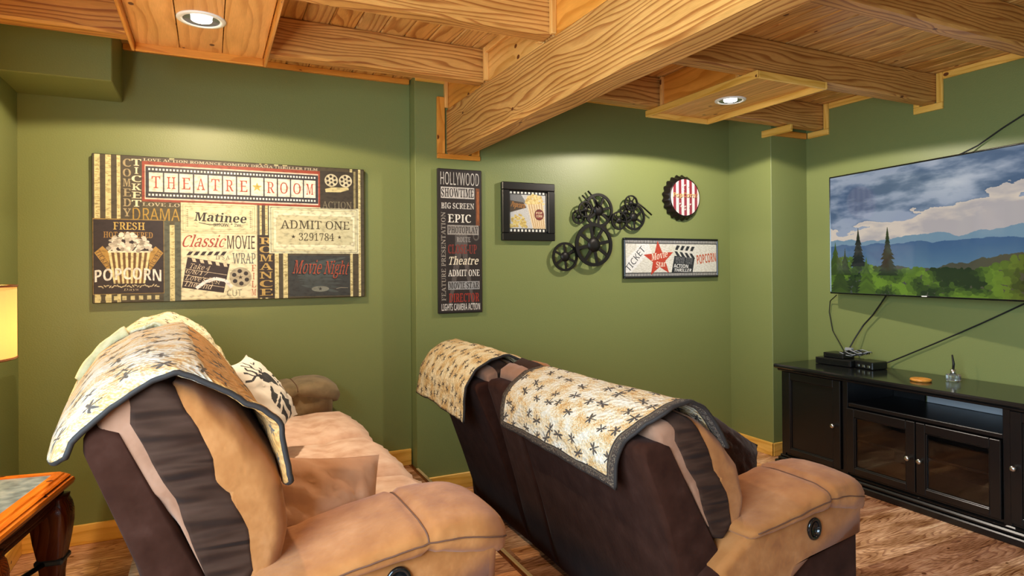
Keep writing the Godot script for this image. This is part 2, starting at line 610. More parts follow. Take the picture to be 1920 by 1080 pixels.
func theatre_print() -> Texture2D:
	var p := Pen.new(1000, 560, c8(74, 66, 46))
	var grey := c8(92, 90, 74)
	for s in [[6, 24], [41, 59], [77, 89], [251, 268], [575, 583], [596, 606], [632, 648], [665, 683], [940, 951], [976, 986]]:
		p.rect(s[0], 0, s[1], 560, c8(214, 204, 150))
		for i in 150:
			var y := rng.randf() * 556
			p.rect(s[0] + rng.randf() * (s[1] - s[0] - 3), y, s[0] + 3 + rng.randf() * (s[1] - s[0] - 3), y + 2.5, c8(168, 152, 98))
	p.rect(563, 0, 575, 560, grey)
	p.rect(606, 0, 614, 560, grey)
	p.rect(92, 0, 160, 246, c8(70, 62, 44))
	p.col_text("COMEDY", 97, 8, 123, 236, c8(168, 154, 116))
	p.col_text("TICKET", 125, 8, 157, 197, c8(232, 224, 188))
	p.rect(158, 4, 816, 20, c8(78, 66, 50))
	p.text("LOVE ACTION ROMANCE COMEDY DRAMA THRILLER FILM", 164, 6, 806, 16, c8(196, 186, 160), "Droid Serif", true)
	# the framed title
	p.rect(159, 17, 815, 173, c8(150, 62, 38))
	p.rect(168, 30, 808, 164, c8(224, 196, 176))
	p.rect(171, 36, 807, 158, c8(48, 48, 54))
	for i in 52:
		var x := 180.0 + i * 11.95
		p.rect(x, 43, x + 7, 51, c8(240, 238, 228))
		p.rect(x, 142, x + 7, 150, c8(240, 238, 228))
	var title := "THEATRE*ROOM"
	for i in 12:
		var x := 182.0 + i * 51.6
		p.rect(x, 59, x + 47, 134, c8(232, 226, 208))
		if title[i] == "*":
			p.star(x + 23, 98, 20, c8(196, 170, 80))
		else:
			p.text(title[i], x + 9, 74, x + 38, 120, c8(172, 66, 46))
	# left lower block
	p.rect(159, 173, 288, 262, c8(80, 72, 46))
	p.text("LOVE LO", 160, 177, 286, 191, c8(188, 180, 152), "Droid Serif", true)
	p.text("DRAMA", 128, 198, 286, 246, c8(176, 142, 52), "Droid Sans")
	p.rect(230, 246, 251, 560, c8(86, 90, 74)); p.rect(268, 250, 289, 560, c8(86, 90, 74))
	p.rect(0, 242, 232, 529, c8(150, 124, 62))
	p.rect(2, 246, 230, 527, c8(44, 30, 30))
	p.text("FRESH", 65, 255, 168, 284, c8(206, 176, 92), "Droid Serif", true)
	p.text("HOT-BUTTERED", 34, 292, 194, 315, c8(170, 132, 66), "Droid Serif", true)
	for s in [-1.0, 1.0]:
		p.poly([Vector2(117 + s * 66, 368), Vector2(117 + s * 86, 346), Vector2(117 + s * 112, 372), Vector2(117 + s * 62, 450)], c8(178, 140, 66))
		p.text("TICKET", 117 + s * 84 - 36, 388, 117 + s * 84 + 36, 404, c8(110, 80, 40), "Droid Serif", true, s * -1.05)
	bucket(p, 49, 185, 368, 66, 168, 489, c8(226, 214, 160), c8(112, 80, 42), 15)
	p.rect(48, 364, 186, 371, c8(236, 230, 208))
	popcorn(p, 117, 364, 70, 70, 130, 8, c8(246, 242, 230), c8(150, 142, 128))
	p.text("POPCORN", 6, 428, 222, 474, c8(238, 234, 228), "Droid Sans", true, 0.0, 0.0, 9.0)
	for i in 24:
		p.oval(22 + i * 8.2, 499 + sin(i * 1.7) * 3, 6, 2.2, c8(200, 186, 150), sin(i * 1.1))
	p.text("Days", 98, 508, 146, 519, c8(206, 190, 150), "Droid Serif", false, 0.0, 0.3)
	# matinee ticket and classic movie card
	p.rect(289, 171, 566, 558, c8(196, 186, 146))
	p.rect(291, 173, 562, 289, c8(222, 216, 176)); p.frame(296, 178, 557, 285, 1.5, c8(150, 142, 106)); p.frame(304, 186, 549, 277, 1.2, c8(160, 152, 116))
	for i in 9:
		p.oval(312, 200 + i * 8, 4, 3, c8(170, 164, 130)); p.oval(541, 200 + i * 8, 4, 3, c8(170, 164, 130))
	p.text("Matinee", 338, 209, 526, 246, c8(46, 40, 34), "Droid Serif", true, 0.03, 0.12)
	p.line([Vector2(352, 250), Vector2(392, 258), Vector2(430, 254)], 2.5, c8(46, 40, 34))
	p.text("SHOW * 2m", 404, 250, 506, 264, c8(70, 64, 54), "Droid Serif", true)
	p.rect(291, 293, 563, 553, c8(226, 220, 186))
	p.text("Classic", 298, 298, 448, 348, c8(164, 62, 44), "Droid Serif", false, 0.0, 0.35)
	p.text("MOVIE", 454, 300, 556, 354, c8(64, 46, 34), "Droid Sans")
	p.text("IT'S A", 412, 381, 462, 397, c8(96, 88, 78), "Droid Serif")
	p.text("WRAP", 472, 371, 558, 414, c8(84, 86, 84), "Droid Serif")
	for i in 6:
		var x := 318.0 + i * 24
		p.poly([Vector2(x, 366), Vector2(x + 14, 365), Vector2(x + 4, 380), Vector2(x - 10, 381)], c8(44, 30, 26))
	p.poly([Vector2(312, 388), Vector2(462, 416), Vector2(440, 532), Vector2(292, 508)], c8(50, 34, 30))
	for i in 5:
		var x := 326.0 + i * 28
		p.poly([Vector2(x, 392 + i * 5.0), Vector2(x + 13, 394 + i * 5.0), Vector2(x + 17, 408 + i * 5.0), Vector2(x + 4, 406 + i * 5.0)], c8(222, 206, 176))
	for i in 3:
		p.line([Vector2(304 - i * 4, 434 + i * 24), Vector2(452 - i * 5, 460 + i * 25)], 2.0, c8(222, 206, 176))
	p.text("Take 4", 320, 416, 392, 438, c8(222, 206, 176), "Droid Serif", false, 0.17, 0.3)
	p.text("6/8/17", 306, 440, 382, 460, c8(222, 206, 176), "Droid Serif", false, 0.17, 0.3)
	p.text("Love's Best", 306, 466, 430, 488, c8(222, 206, 176), "Droid Serif", false, 0.17, 0.3)
	p.text("The end", 300, 488, 400, 510, c8(222, 206, 176), "Droid Serif", false, 0.17, 0.3)
	p.line([Vector2(342, 512), Vector2(372, 488), Vector2(410, 474), Vector2(446, 482), Vector2(470, 510)], 13, c8(232, 228, 226))
	p.reel(502, 470, 41, c8(176, 166, 140), c8(52, 42, 36))
	p.oval(502, 470, 8, 8, c8(176, 166, 140)); p.star(502, 470, 9, c8(52, 42, 36))
	p.text("CUT", 452, 520, 506, 547, c8(132, 130, 108), "Droid Sans")
	p.col_text("FILM", 543, 416, 560, 549, c8(176, 90, 62), "Droid Serif", false)
	p.rect(566, 296, 632, 556, c8(52, 40, 30))
	p.col_text("ROMANCE", 574, 302, 624, 551, c8(190, 160, 90))
	# admit one
	p.rect(611, 173, 978, 372, c8(222, 220, 186))
	p.frame(617, 178, 972, 367, 2.0, c8(104, 98, 76)); p.frame(623, 184, 966, 361, 5.0, c8(196, 192, 152))
	p.rect(640, 204, 950, 341, c8(236, 232, 200)); p.rect(632, 214, 958, 331, c8(236, 232, 200))
	p.rect(645, 210, 945, 335, c8(200, 196, 158)); p.rect(638, 220, 952, 326, c8(200, 196, 158))
	p.text("ADMIT ONE", 656, 231, 937, 267, c8(66, 56, 36))
	p.text("3291784", 728, 284, 872, 317, c8(66, 56, 36))
	p.star(706, 301, 9, c8(66, 56, 36)); p.star(895, 301, 9, c8(66, 56, 36))
	# camera and action
	p.rect(816, 14, 956, 176, c8(58, 50, 38))
	p.rect(956, 10, 965, 176, c8(150, 140, 96))
	p.reel(862, 54, 28, c8(204, 196, 164), c8(50, 42, 34)); p.reel(922, 54, 28, c8(204, 196, 164), c8(50, 42, 34))
	p.poly([Vector2(836, 92), Vector2(862, 84), Vector2(934, 82), Vector2(936, 92), Vector2(900, 104), Vector2(838, 106)], c8(204, 192, 140))
	p.text("ACTION", 824, 145, 948, 176, c8(128, 120, 96))
	# movie night
	p.rect(688, 380, 938, 554, c8(52, 54, 52))
	for i in 9:
		p.oval(813, 410 + i * 14, 110 - i * 4, 7, c8(70, 78, 76).lerp(c8(52, 54, 52), 0.15 * (i % 4)), 0.05 * (i - 4))
	p.text("Movie Night", 702, 402, 934, 482, c8(22, 20, 20), "Droid Serif", true, 0.03, 0.2)
	p.text("Movie Night", 706, 400, 932, 478, c8(168, 74, 48), "Droid Serif", false, 0.03, 0.2)
	p.oval(814, 524, 36, 12, c8(118, 122, 112)); p.star(814, 524, 8, c8(42, 42, 40))
	p.line([Vector2(880, 524), Vector2(900, 520), Vector2(930, 522)], 2.0, c8(150, 140, 120))
	for i in 8:
		p.rect(12 + i * 27, 536, 26 + i * 27, 552, c8(206, 196, 146))
	return p.tex()


func hollywood_print() -> Texture2D:
	var p := Pen.new(300, 900, c8(40, 32, 30))
	var ash := c8(196, 190, 182)
	p.poly([Vector2(120, 470), Vector2(190, 470), Vector2(250, 870), Vector2(232, 870), Vector2(160, 520), Vector2(80, 870), Vector2(60, 870)], c8(84, 76, 72))
	p.rect(112, 400, 200, 480, c8(88, 82, 78))
	p.rect(262, 110, 290, 350, c8(120, 66, 34)); p.rect(272, 130, 284, 320, c8(160, 92, 46))
	p.oval(262, 420, 22, 26, c8(92, 86, 80)); p.oval(262, 420, 13, 16, c8(40, 32, 30))
	p.text("HOLLYWOOD", 12, 14, 286, 94, ash, "Droid Sans")
	p.rect(14, 108, 252, 180, ash)
	p.text("SHOWTIME", 18, 116, 248, 172, c8(40, 32, 30), "Droid Serif", true)
	p.text("BIG SCREEN", 16, 208, 250, 246, c8(216, 210, 200), "Droid Serif", true)
	p.text("EPIC", 62, 280, 226, 332, c8(232, 226, 212), "Droid Serif", true)
	p.rect(58, 348, 282, 410, c8(150, 144, 136))
	p.text("PHOTOPLAY", 64, 358, 276, 400, c8(48, 40, 38), "Droid Serif", true)
	p.text("ROUTE", 124, 424, 222, 456, c8(160, 154, 148), "Droid Serif", true)
	p.text("CLOSE-UP", 62, 472, 266, 530, c8(132, 46, 36), "Droid Serif", true)
	p.text("Theatre", 66, 546, 280, 600, c8(228, 216, 190), "Droid Serif", true, 0.0, 0.25)
	p.text("ADMIT ONE", 62, 632, 286, 674, c8(230, 224, 214), "Droid Serif", true)
	p.rect(60, 706, 286, 758, c8(150, 150, 150))
	p.text("MOVIE STAR", 66, 712, 280, 752, c8(40, 34, 32), "Droid Serif", true)
	p.text("DIRECTOR", 66, 782, 282, 838, c8(158, 44, 32), "Droid Serif", true)
	p.text("LIGHTS CAMERA ACTION", 14, 846, 288, 890, c8(214, 208, 200), "Droid Sans", true)
	p.text("FEATURE PRESENTATION", -250, 532, 310, 562, c8(150, 142, 130), "Droid Serif", true, -PI / 2)
	return p.tex()


func film_frame_print() -> Texture2D:
	var p := Pen.new(480, 480, c8(26, 26, 28))
	for i in 10:
		p.rect(8 + i * 47, 6, 32 + i * 47, 30, c8(228, 226, 216)); p.rect(8 + i * 47, 446, 32 + i * 47, 474, c8(228, 226, 216))
	p.rect(10, 40, 470, 436, c8(196, 194, 190))
	p.poly([Vector2(10, 40), Vector2(150, 40), Vector2(230, 150), Vector2(10, 110)], c8(116, 116, 116))
	p.poly([Vector2(10, 110), Vector2(180, 130), Vector2(220, 190), Vector2(10, 250)], c8(70, 54, 38))
	p.text("Popcorn", 20, 130, 205, 210, c8(176, 116, 44), "Droid Serif", true, 0.1, 0.3)
	popcorn(p, 110, 420, 105, 150, 90, 16, c8(222, 204, 130), c8(180, 150, 76))
	bucket(p, 220, 440, 130, 300, 470, 436, c8(226, 206, 168), c8(196, 160, 112), 13)
	popcorn(p, 325, 140, 118, 105, 90, 18, c8(234, 214, 150), c8(196, 160, 84))
	p.oval(385, 270, 62, 66, c8(96, 32, 26)); p.oval(385, 270, 52, 56, c8(122, 44, 34))
	p.text("POP", 345, 236, 425, 262, c8(226, 206, 168), "Droid Sans", true)
	p.text("CORN", 345, 272, 425, 300, c8(226, 206, 168), "Droid Sans", true)
	return p.tex()


func movie_star_print() -> Texture2D:
	var p := Pen.new(900, 300, c8(212, 210, 200))
	for i in 24:
		p.line([Vector2(rng.randf() * 900, 30), Vector2(rng.randf() * 900, 270)], 1.5, c8(188, 186, 172))
	for i in 10:
		p.oval(rng.randf() * 900, rng.randf_range(60, 240), 70, 40, c8(206, 206, 190).lerp(c8(222, 220, 214), rng.randf()), rng.randf())
	for y in [0, 266]:
		p.rect(0, y, 900, y + 34, c8(54, 52, 52))
		for i in 64:
			p.rect(4 + i * 14.1, y + 7, 11 + i * 14.1, y + 27, c8(196, 194, 190))
	p.poly([Vector2(20, 150), Vector2(150, 34), Vector2(220, 34), Vector2(240, 90), Vector2(60, 262), Vector2(6, 262)], c8(224, 224, 222))
	p.text("TICKET", -22, 128, 212, 182, c8(36, 38, 44), "Droid Sans", false, -0.86)
	p.star(318, 158, 150, c8(182, 62, 40), -0.08, 0.42)
	p.text("Movie", 246, 98, 404, 156, c8(232, 214, 196), "Droid Serif", true, -0.2, 0.25)
	p.text("Star", 290, 174, 386, 222, c8(232, 214, 196), "Droid Serif", true, -0.1, 0.1)
	p.poly([Vector2(470, 130), Vector2(672, 152), Vector2(650, 266), Vector2(440, 266)], c8(34, 34, 36))
	for i in 4:
		p.poly([Vector2(494 + i * 50, 44 + i * 3), Vector2(524 + i * 50, 47 + i * 3), Vector2(500 + i * 50, 84 + i * 3), Vector2(476 + i * 50, 80 + i * 3)], c8(34, 34, 36))
		p.poly([Vector2(470 + i * 50, 92 + i * 6), Vector2(496 + i * 50, 95 + i * 6), Vector2(528 + i * 50, 136 + i * 6), Vector2(494 + i * 50, 132 + i * 6)], c8(34, 34, 36))
	p.text("MOVIE TITLE", 484, 144, 652, 170, c8(150, 150, 150), "Droid Sans", false, 0.06)
	p.text("SCENE TAKE", 480, 174, 646, 196, c8(140, 140, 140), "Droid Sans", false, 0.06)
	p.text("ACTION", 462, 200, 606, 230, c8(232, 232, 228), "Droid Sans", true, 0.04)
	p.text("THRILLER", 466, 236, 640, 262, c8(232, 232, 228), "Droid Sans", true, 0.02, 0.2)
	p.text("POPCORN", 694, 112, 892, 190, c8(186, 84, 52), "Droid Sans", true, -0.12)
	return p.tex()


func cap_print() -> Texture2D:
	var p := Pen.new(300, 300, c8(226, 214, 212))
	for i in 5:
		p.rect(26 + i * 56, 0, 54 + i * 56, 300, c8(142, 50, 62))
	for q in [[120, 62], [150, 50], [184, 62], [136, 90], [96, 204], [108, 226], [150, 250], [190, 232], [206, 206], [150, 226]]:
		p.oval(q[0], q[1], 8, 7, c8(238, 230, 214)); p.oval(q[0] + 4, q[1] + 3, 4, 4, c8(80, 40, 36))
	p.text("PopCorn!", 22, 116, 282, 166, c8(60, 34, 26), "Droid Serif", true, -0.02, 0.15)
	p.text("PopCorn!", 20, 112, 280, 160, c8(214, 176, 110), "Droid Serif", true, -0.02, 0.15)
	return p.tex()


func deer_print() -> Texture2D:
	var p := Pen.new(320, 320, c8(226, 222, 212))
	var ink := c8(52, 54, 58)
	p.poly([Vector2(128, 84), Vector2(150, 96), Vector2(176, 104), Vector2(206, 168), Vector2(200, 184), Vector2(178, 178), Vector2(150, 150), Vector2(112, 146), Vector2(104, 128)], ink)
	p.poly([Vector2(120, 110), Vector2(96, 92), Vector2(90, 106), Vector2(112, 124)], ink)
	for s in [[[138, 90], [120, 62], [122, 30], [108, 8]], [[122, 62], [96, 48], [84, 26]], [[121, 46], [140, 24], [142, 6]], [[112, 112], [72, 96], [40, 104], [14, 92]], [[72, 96], [56, 72], [34, 62]], [[86, 100], [84, 70], [70, 44]], [[150, 96], [168, 66], [164, 36]], [[166, 58], [186, 44]]]:
		var pts := []
		for q in s:
			pts.append(Vector2(q[0], q[1]))
		p.line(pts, 8, ink)
	p.poly([Vector2(104, 154), Vector2(120, 214), Vector2(60, 250), Vector2(48, 200)], ink)
	p.poly([Vector2(112, 230), Vector2(160, 200), Vector2(196, 316), Vector2(168, 316)], ink)
	p.poly([Vector2(60, 268), Vector2(92, 244), Vector2(120, 316), Vector2(100, 316)], ink)
	p.frame(216, 130, 300, 226, 10, ink)
	p.rect(256, 244, 300, 284, ink)
	p.line([Vector2(30, 236), Vector2(230, 170)], 9, c8(226, 222, 212))
	return p.tex()


func quilt_print(gold: Color, mid: Color, pale: Color, ink: Color, border: bool, sd: int, size := 1.0, split := false) -> Texture2D:
	var p := Pen.new(768, 768, mid)
	p.k = 1.0
	p.im = Image.create(768, 768, false, Image.FORMAT_RGB8)
	var n := FastNoiseLite.new()
	n.seed = sd; n.frequency = 0.010; n.fractal_octaves = 5
	var n2 := FastNoiseLite.new()
	n2.seed = sd + 1; n2.frequency = 0.14; n2.fractal_octaves = 2
	for y in 768:
		for x in 768:
			var t := n.get_noise_2d(x, y) * 0.9 + 0.62 + n2.get_noise_2d(x, y) * 0.7
			var e: float = clampf((140.0 - minf(minf(x, 767 - x), minf(y, 767 - y))) / 130.0, 0.0, 1.0)
			var c := gold.lerp(mid, clampf(t * 2.0, 0, 1)).lerp(pale, clampf(t * 2.0 - 0.9, 0, 1)).lerp(gold, e * 0.55 * clampf(1.2 - t, 0, 1))
			if split and x > 392:      # the front half is mixed strongly towards golden brown
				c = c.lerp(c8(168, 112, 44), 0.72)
			p.im.set_pixel(x, y, c)
	var r := RandomNumberGenerator.new()
	r.seed = sd
	var m := int(9.0 / size)
	for i in m:
		for j in m:
			var q := Vector2((i + 0.5 + r.randf_range(-0.3, 0.3)) * 768.0 / m, (j + 0.5 + r.randf_range(-0.3, 0.3)) * 768.0 / m)
			var a := r.randf() * TAU
			var s := 27.0 * size * r.randf_range(0.85, 1.2)
			var d := Vector2.from_angle(a)
			p.line([q - d * s * 0.35, q + d * s * 1.15], 4.4 * size, ink)
			p.oval(q.x - d.x * s * 0.45, q.y - d.y * s * 0.45, 4.5 * size, 4.5 * size, ink)
			for sg in [-1.0, 1.0]:
				for w in [1.15, 1.85]:
					var dd := Vector2.from_angle(a + sg * w)
					var o: Vector2 = q + dd * s * 0.52 + d * (s * 0.06)
					p.oval(o.x, o.y, s * 0.46, s * 0.15, ink.lerp(mid, 0.12), a + sg * w)
	if border:
		for e in 3:
			p.frame(0, 0, 768, 768, 34.0 - e * 6, [c8(44, 34, 28), c8(84, 72, 58), c8(58, 46, 38)][e])
		for i in 900:
			var t := r.randf() * 768
			var o := r.randf() * 20
			for q in [Vector2(t, o), Vector2(t, 766 - o), Vector2(o, t), Vector2(766 - o, t)]:
				p.rect(q.x, q.y, q.x + 2, q.y + 2, c8(140, 122, 98) if r.randf() < 0.5 else c8(40, 30, 26))
	return ImageTexture.create_from_image(p.im)


func screen_print() -> Texture2D:
	var w := 720
	var h := 405
	var p := Pen.new(w, h, Color.BLACK)
	p.k = 1.0
	p.im = Image.create(w, h, false, Image.FORMAT_RGB8)
	var n := FastNoiseLite.new()
	n.seed = 4; n.frequency = 0.006; n.fractal_octaves = 5
	for y in h:
		for x in w:
			var fx := float(x) / w
			var fy := float(y) / h
			var hz := 0.56 - 0.05 * fx * fx + n.get_noise_2d(x * 0.9, 900) * 0.05     # far ridge
			var c: Color
			if fy < hz:
				var t := n.get_noise_2d(x * 0.8, y * 2.4) + n.get_noise_2d(x * 0.3 + 300, y * 1.2) * 0.7
				var band := 0.44 - 0.17 * fx + t * 0.14
				if fy < band:
					var up := clampf(1.0 - absf(fx - 0.62) * 2.2 - absf(fy - 0.12) * 4.0, 0, 1)
					c = c8(86, 110, 142).lerp(c8(168, 180, 202), clampf(0.5 + t * 1.5, 0, 1)).lerp(c8(214, 220, 230), clampf(up * (0.7 + t), 0, 1))
				else:
					c = c8(238, 222, 206).lerp(c8(190, 184, 188), clampf((fy - band) * 5.0 - t * 0.8, 0, 0.8))
			else:
				var r2 := 0.605 - 0.02 * fx + n.get_noise_2d(x * 1.2, 1500) * 0.03
				var r3 := 0.79 - 0.25 * maxf(fx - 0.5, 0.0) + n.get_noise_2d(x * 1.4, 1900) * 0.05
				if fy < r2:
					c = c8(128, 160, 182)
				elif fy < r3:
					c = c8(74, 108, 148).lerp(c8(104, 142, 166), clampf((fy - r2) * 4.0, 0, 1))
				else:
					c = c8(70, 80, 78).lerp(c8(92, 86, 62), fx)
			p.im.set_pixel(x, y, c)
	var r := RandomNumberGenerator.new()
	r.seed = 9
	for i in 1500:
		var x := r.randf() * w
		var fx := x / w
		var top := 0.80 - 0.10 * exp(-pow((fx - 0.08) / 0.13, 2)) - 0.16 * smoothstep(0.72, 1.0, fx)
		var y := lerpf(top, 1.0, r.randf()) * h
		var lum := clampf(0.45 + n.get_noise_2d(x * 1.3, y * 1.3 + 70) * 1.6 + r.randf_range(-0.12, 0.12), 0, 1)
		var col := c8(34, 54, 26).lerp(c8(116, 152, 46), lum).lerp(c8(88, 72, 34), smoothstep(0.72, 1.0, fx) * 0.7)
		p.oval(x, y, r.randf_range(5, 12), r.randf_range(4, 9), col)
	for t in [[118, 196, 300, 34, 0.0], [232, 200, 330, 40, 0.35], [20, 240, 330, 40, 0.8], [62, 262, 330, 30, 0.5], [150, 296, 400, 46, 1.0], [40, 300, 400, 60, 0.7]]:
		for j in 11:
			var f := j / 10.0
			var y: float = lerpf(t[1], t[2], f)
			var hw: float = t[3] * (0.12 + 0.88 * f) * r.randf_range(0.8, 1.1)
			p.poly([Vector2(t[0], y - 14), Vector2(t[0] + hw, y + 14), Vector2(t[0] - hw, y + 14)], c8(24, 34, 26).lerp(c8(96, 130, 40), clampf(t[4] * 0.9 - r.randf() * 0.25, 0, 1)))
	return ImageTexture.create_from_image(p.im)


# ---------------------------------------------------------------- the room
func _ready() -> void:
	rng.seed = 3
	var cam := Camera3D.new()
	cam.name = "camera"
	add_child(cam)
	cam.transform = Transform3D(Basis(Vector3(0.901571, -0.008005, 0.432558), Vector3(0.005323, 0.999958, 0.00741), Vector3(-0.432599, -0.004378, 0.901576)), Vector3(0, 1.365, 0))
	cam.set_frustum(0.05 * 1080.0 / 1180.0, Vector2(0, -0.05 * 40.28 / 1180.0), 0.05, 60.0)
	cam.current = true
	var we := WorldEnvironment.new()
	we.name = "world_environment"
	var env := Environment.new()
	env.background_mode = Environment.BG_COLOR
	env.background_color = c8(190, 208, 230)
	env.background_energy_multiplier = 1.0
	env.tonemap_mode = Environment.TONE_MAPPER_LINEAR
	env.tonemap_exposure = 0.74
	env.sdfgi_enabled = true
	env.ssao_enabled = true
	env.ssil_enabled = true
	we.environment = env
	add_child(we)
	# daylight through the window on the left and the window behind the camera
	area("side_window_daylight", P(-0.83, 1.5, 0.15), Vector3.RIGHT, Vector2(1.8, 1.3), c8(206, 234, 254), 25.0)
	area("window_daylight", P(1.0, 1.5, -2.42), Vector3.FORWARD, Vector2(2.0, 1.3), c8(224, 232, 255), 0.6)

	materials()
	shell()
	timbers()
	light_boxes()
	wall_signs()
	sofas()
	stand_and_tv()
	side_table()


func area(called: String, at: Vector3, dir: Vector3, size: Vector2, col: Color, e: float) -> void:
	var a := AreaLight3D.new()
	a.name = called
	a.area_size = size
	a.light_color = col
	a.light_energy = e
	a.area_normalize_energy = true
	a.area_range = 14.0
	a.shadow_enabled = true
	add_child(a)
	a.look_at_from_position(at, at + dir, Vector3.UP)


func shell() -> void:
	var w: Material = M.wall
	# floors
	var fl := struct("floor", span(-1.0, 4.2, -0.12, -0.012, -2.6, 4.0), M.darkwood, "dark brown hand scraped wooden plank floor of the low level", "floor")
	var row := 0
	var d := 3.8
	while d > -2.4:
		var x := -0.843 - rng.randf() * 1.1
		while x < 4.035:
			var x0 := maxf(x, -0.842)
			var x1 := minf(x + 1.22, 4.034)
			if x1 - x0 > 0.05:
				obj("floor_plank", span(x0, x1 - 0.0006, -0.012, 0, d - 0.1264, d, 0.0009), M.floors[rng.randi() % 4], fl)
			x += 1.22
		d -= 0.127
		row += 1
	# the raised platform under the left sofa
	var pf := struct("floor_platform", span(-0.30, 1.118, 0.0, 0.148, 0.2, 3.799), M.darkwood, "raised wooden platform that the left sofa stands on", "platform")
	d = 3.798
	while d > 0.2:
		obj("floor_plank", span(-0.30, 1.10, 0.148, 0.16, d - 0.1264, d, 0.0009), M.floors[rng.randi() % 4], pf)
		d -= 0.127
	struct("trim_1", span(1.10, 1.128, 0.0, 0.162, 0.2, 3.796, 0.006), M.darkwood, "dark wooden nosing along the platform step", "nosing")
	obj("metal_edge", span(1.116, 1.133, 0.158, 0.167, 0.2, 3.69, 0.002), M.brass, get_node("trim_1"))
	# walls
	struct("wall_back", span(-0.98, 1.127, 0, 2.6, 3.8, 3.95), w, "olive green back wall behind the left sofa and the large movie sign", "wall")
	struct("wall_back", span(1.127, 3.80, 0, 2.6, 3.70, 3.95), w, "olive green wall standing forward, with the four small movie decorations", "wall")
	struct("pillar", span(3.667, 4.10, 0, 2.56, 3.293, 3.705), w, "olive green square corner pillar left of the television", "pillar")
	struct("wall_right", span(4.035, 4.19, 0, 2.6, -2.6, 3.95), w, "bright green wall behind the television", "wall")
	var lw := MB.new()
	for q in [[-2.6, -0.8, 0.0, 2.6], [1.1, 3.95, 0.0, 2.6], [-0.8, 1.1, 0.0, 0.8], [-0.8, 1.1, 2.2, 2.6]]:
		lw.box(P(-0.918, (q[2] + q[3]) * 0.5, (q[0] + q[1]) * 0.5), Vector3(0.15, q[3] - q[2], q[1] - q[0]), 0.001)
	struct("wall_left", lw, w, "dark olive left wall with the table lamp before it", "wall")
	var fw := MB.new()
	for q in [[-0.98, 0.0, 0.0, 2.6], [2.0, 4.19, 0.0, 2.6], [0.0, 2.0, 0.0, 0.85], [0.0, 2.0, 2.15, 2.6]]:
		fw.box(P((q[0] + q[1]) * 0.5, (q[2] + q[3]) * 0.5, -2.525), Vector3(q[1] - q[0], q[3] - q[2], 0.15), 0.001)
	struct("wall_front", fw, w, "olive wall behind the viewer", "wall")
	# the boxed duct in the top left corner
	struct("soffit", span(-0.844, -0.402, 2.243, 2.546, 3.40, 3.801, 0.004), w, "olive painted boxed soffit in the top left corner", "soffit")
	# base boards
	var t: Material = M.trim
	struct("baseboard_back", span(-0.842, 1.118, 0.0, 0.10, 3.786, 3.80), t, "yellow pine baseboard behind the left sofa on the low floor", "baseboard")
	obj("baseboard_upper", span(-0.30, 1.118, 0.16, 0.26, 3.784, 3.799), t, get_node("baseboard_back"))
	struct("baseboard_back", span(1.135, 3.667, 0.0, 0.095, 3.686, 3.70), t, "yellow pine baseboard under the small movie decorations", "baseboard")
	var pb := MB.new()
	pb.box(P(3.660, 0.0475, 3.490), Vector3(0.014, 0.095, 0.42), 0.003)
	pb.box(P(3.844, 0.0475, 3.286), Vector3(0.382, 0.095, 0.014), 0.003)
	struct("baseboard_pillar", pb, t, "yellow pine baseboard round the foot of the corner pillar", "baseboard")
	struct("baseboard_left", span(-0.843, -0.829, 0.0, 0.10, -2.4, 3.786), t, "yellow pine baseboard of the left wall", "baseboard")
	struct("baseboard_right", span(4.021, 4.035, 0.0, 0.10, -2.4, 3.28), t, "yellow pine baseboard behind the black stand", "baseboard")
	# ceiling boards
	var cl := struct("ceiling", span(-1.0, 4.2, CEIL + 0.012, CEIL + 0.15, -2.6, 4.0), M.plank, "pine board ceiling between the timber joists", "ceiling")
	var x := -0.96
	while x < 4.1:
		obj("ceiling_board", bx(P(x + 0.062, CEIL + 0.008, 0.7), Vector3(0.1205, 0.016, 6.4), 0.006, Vector2(rng.randf() * 3, rng.randf() * 3)), M.planks[rng.randi() % 4], cl)
		x += 0.1235


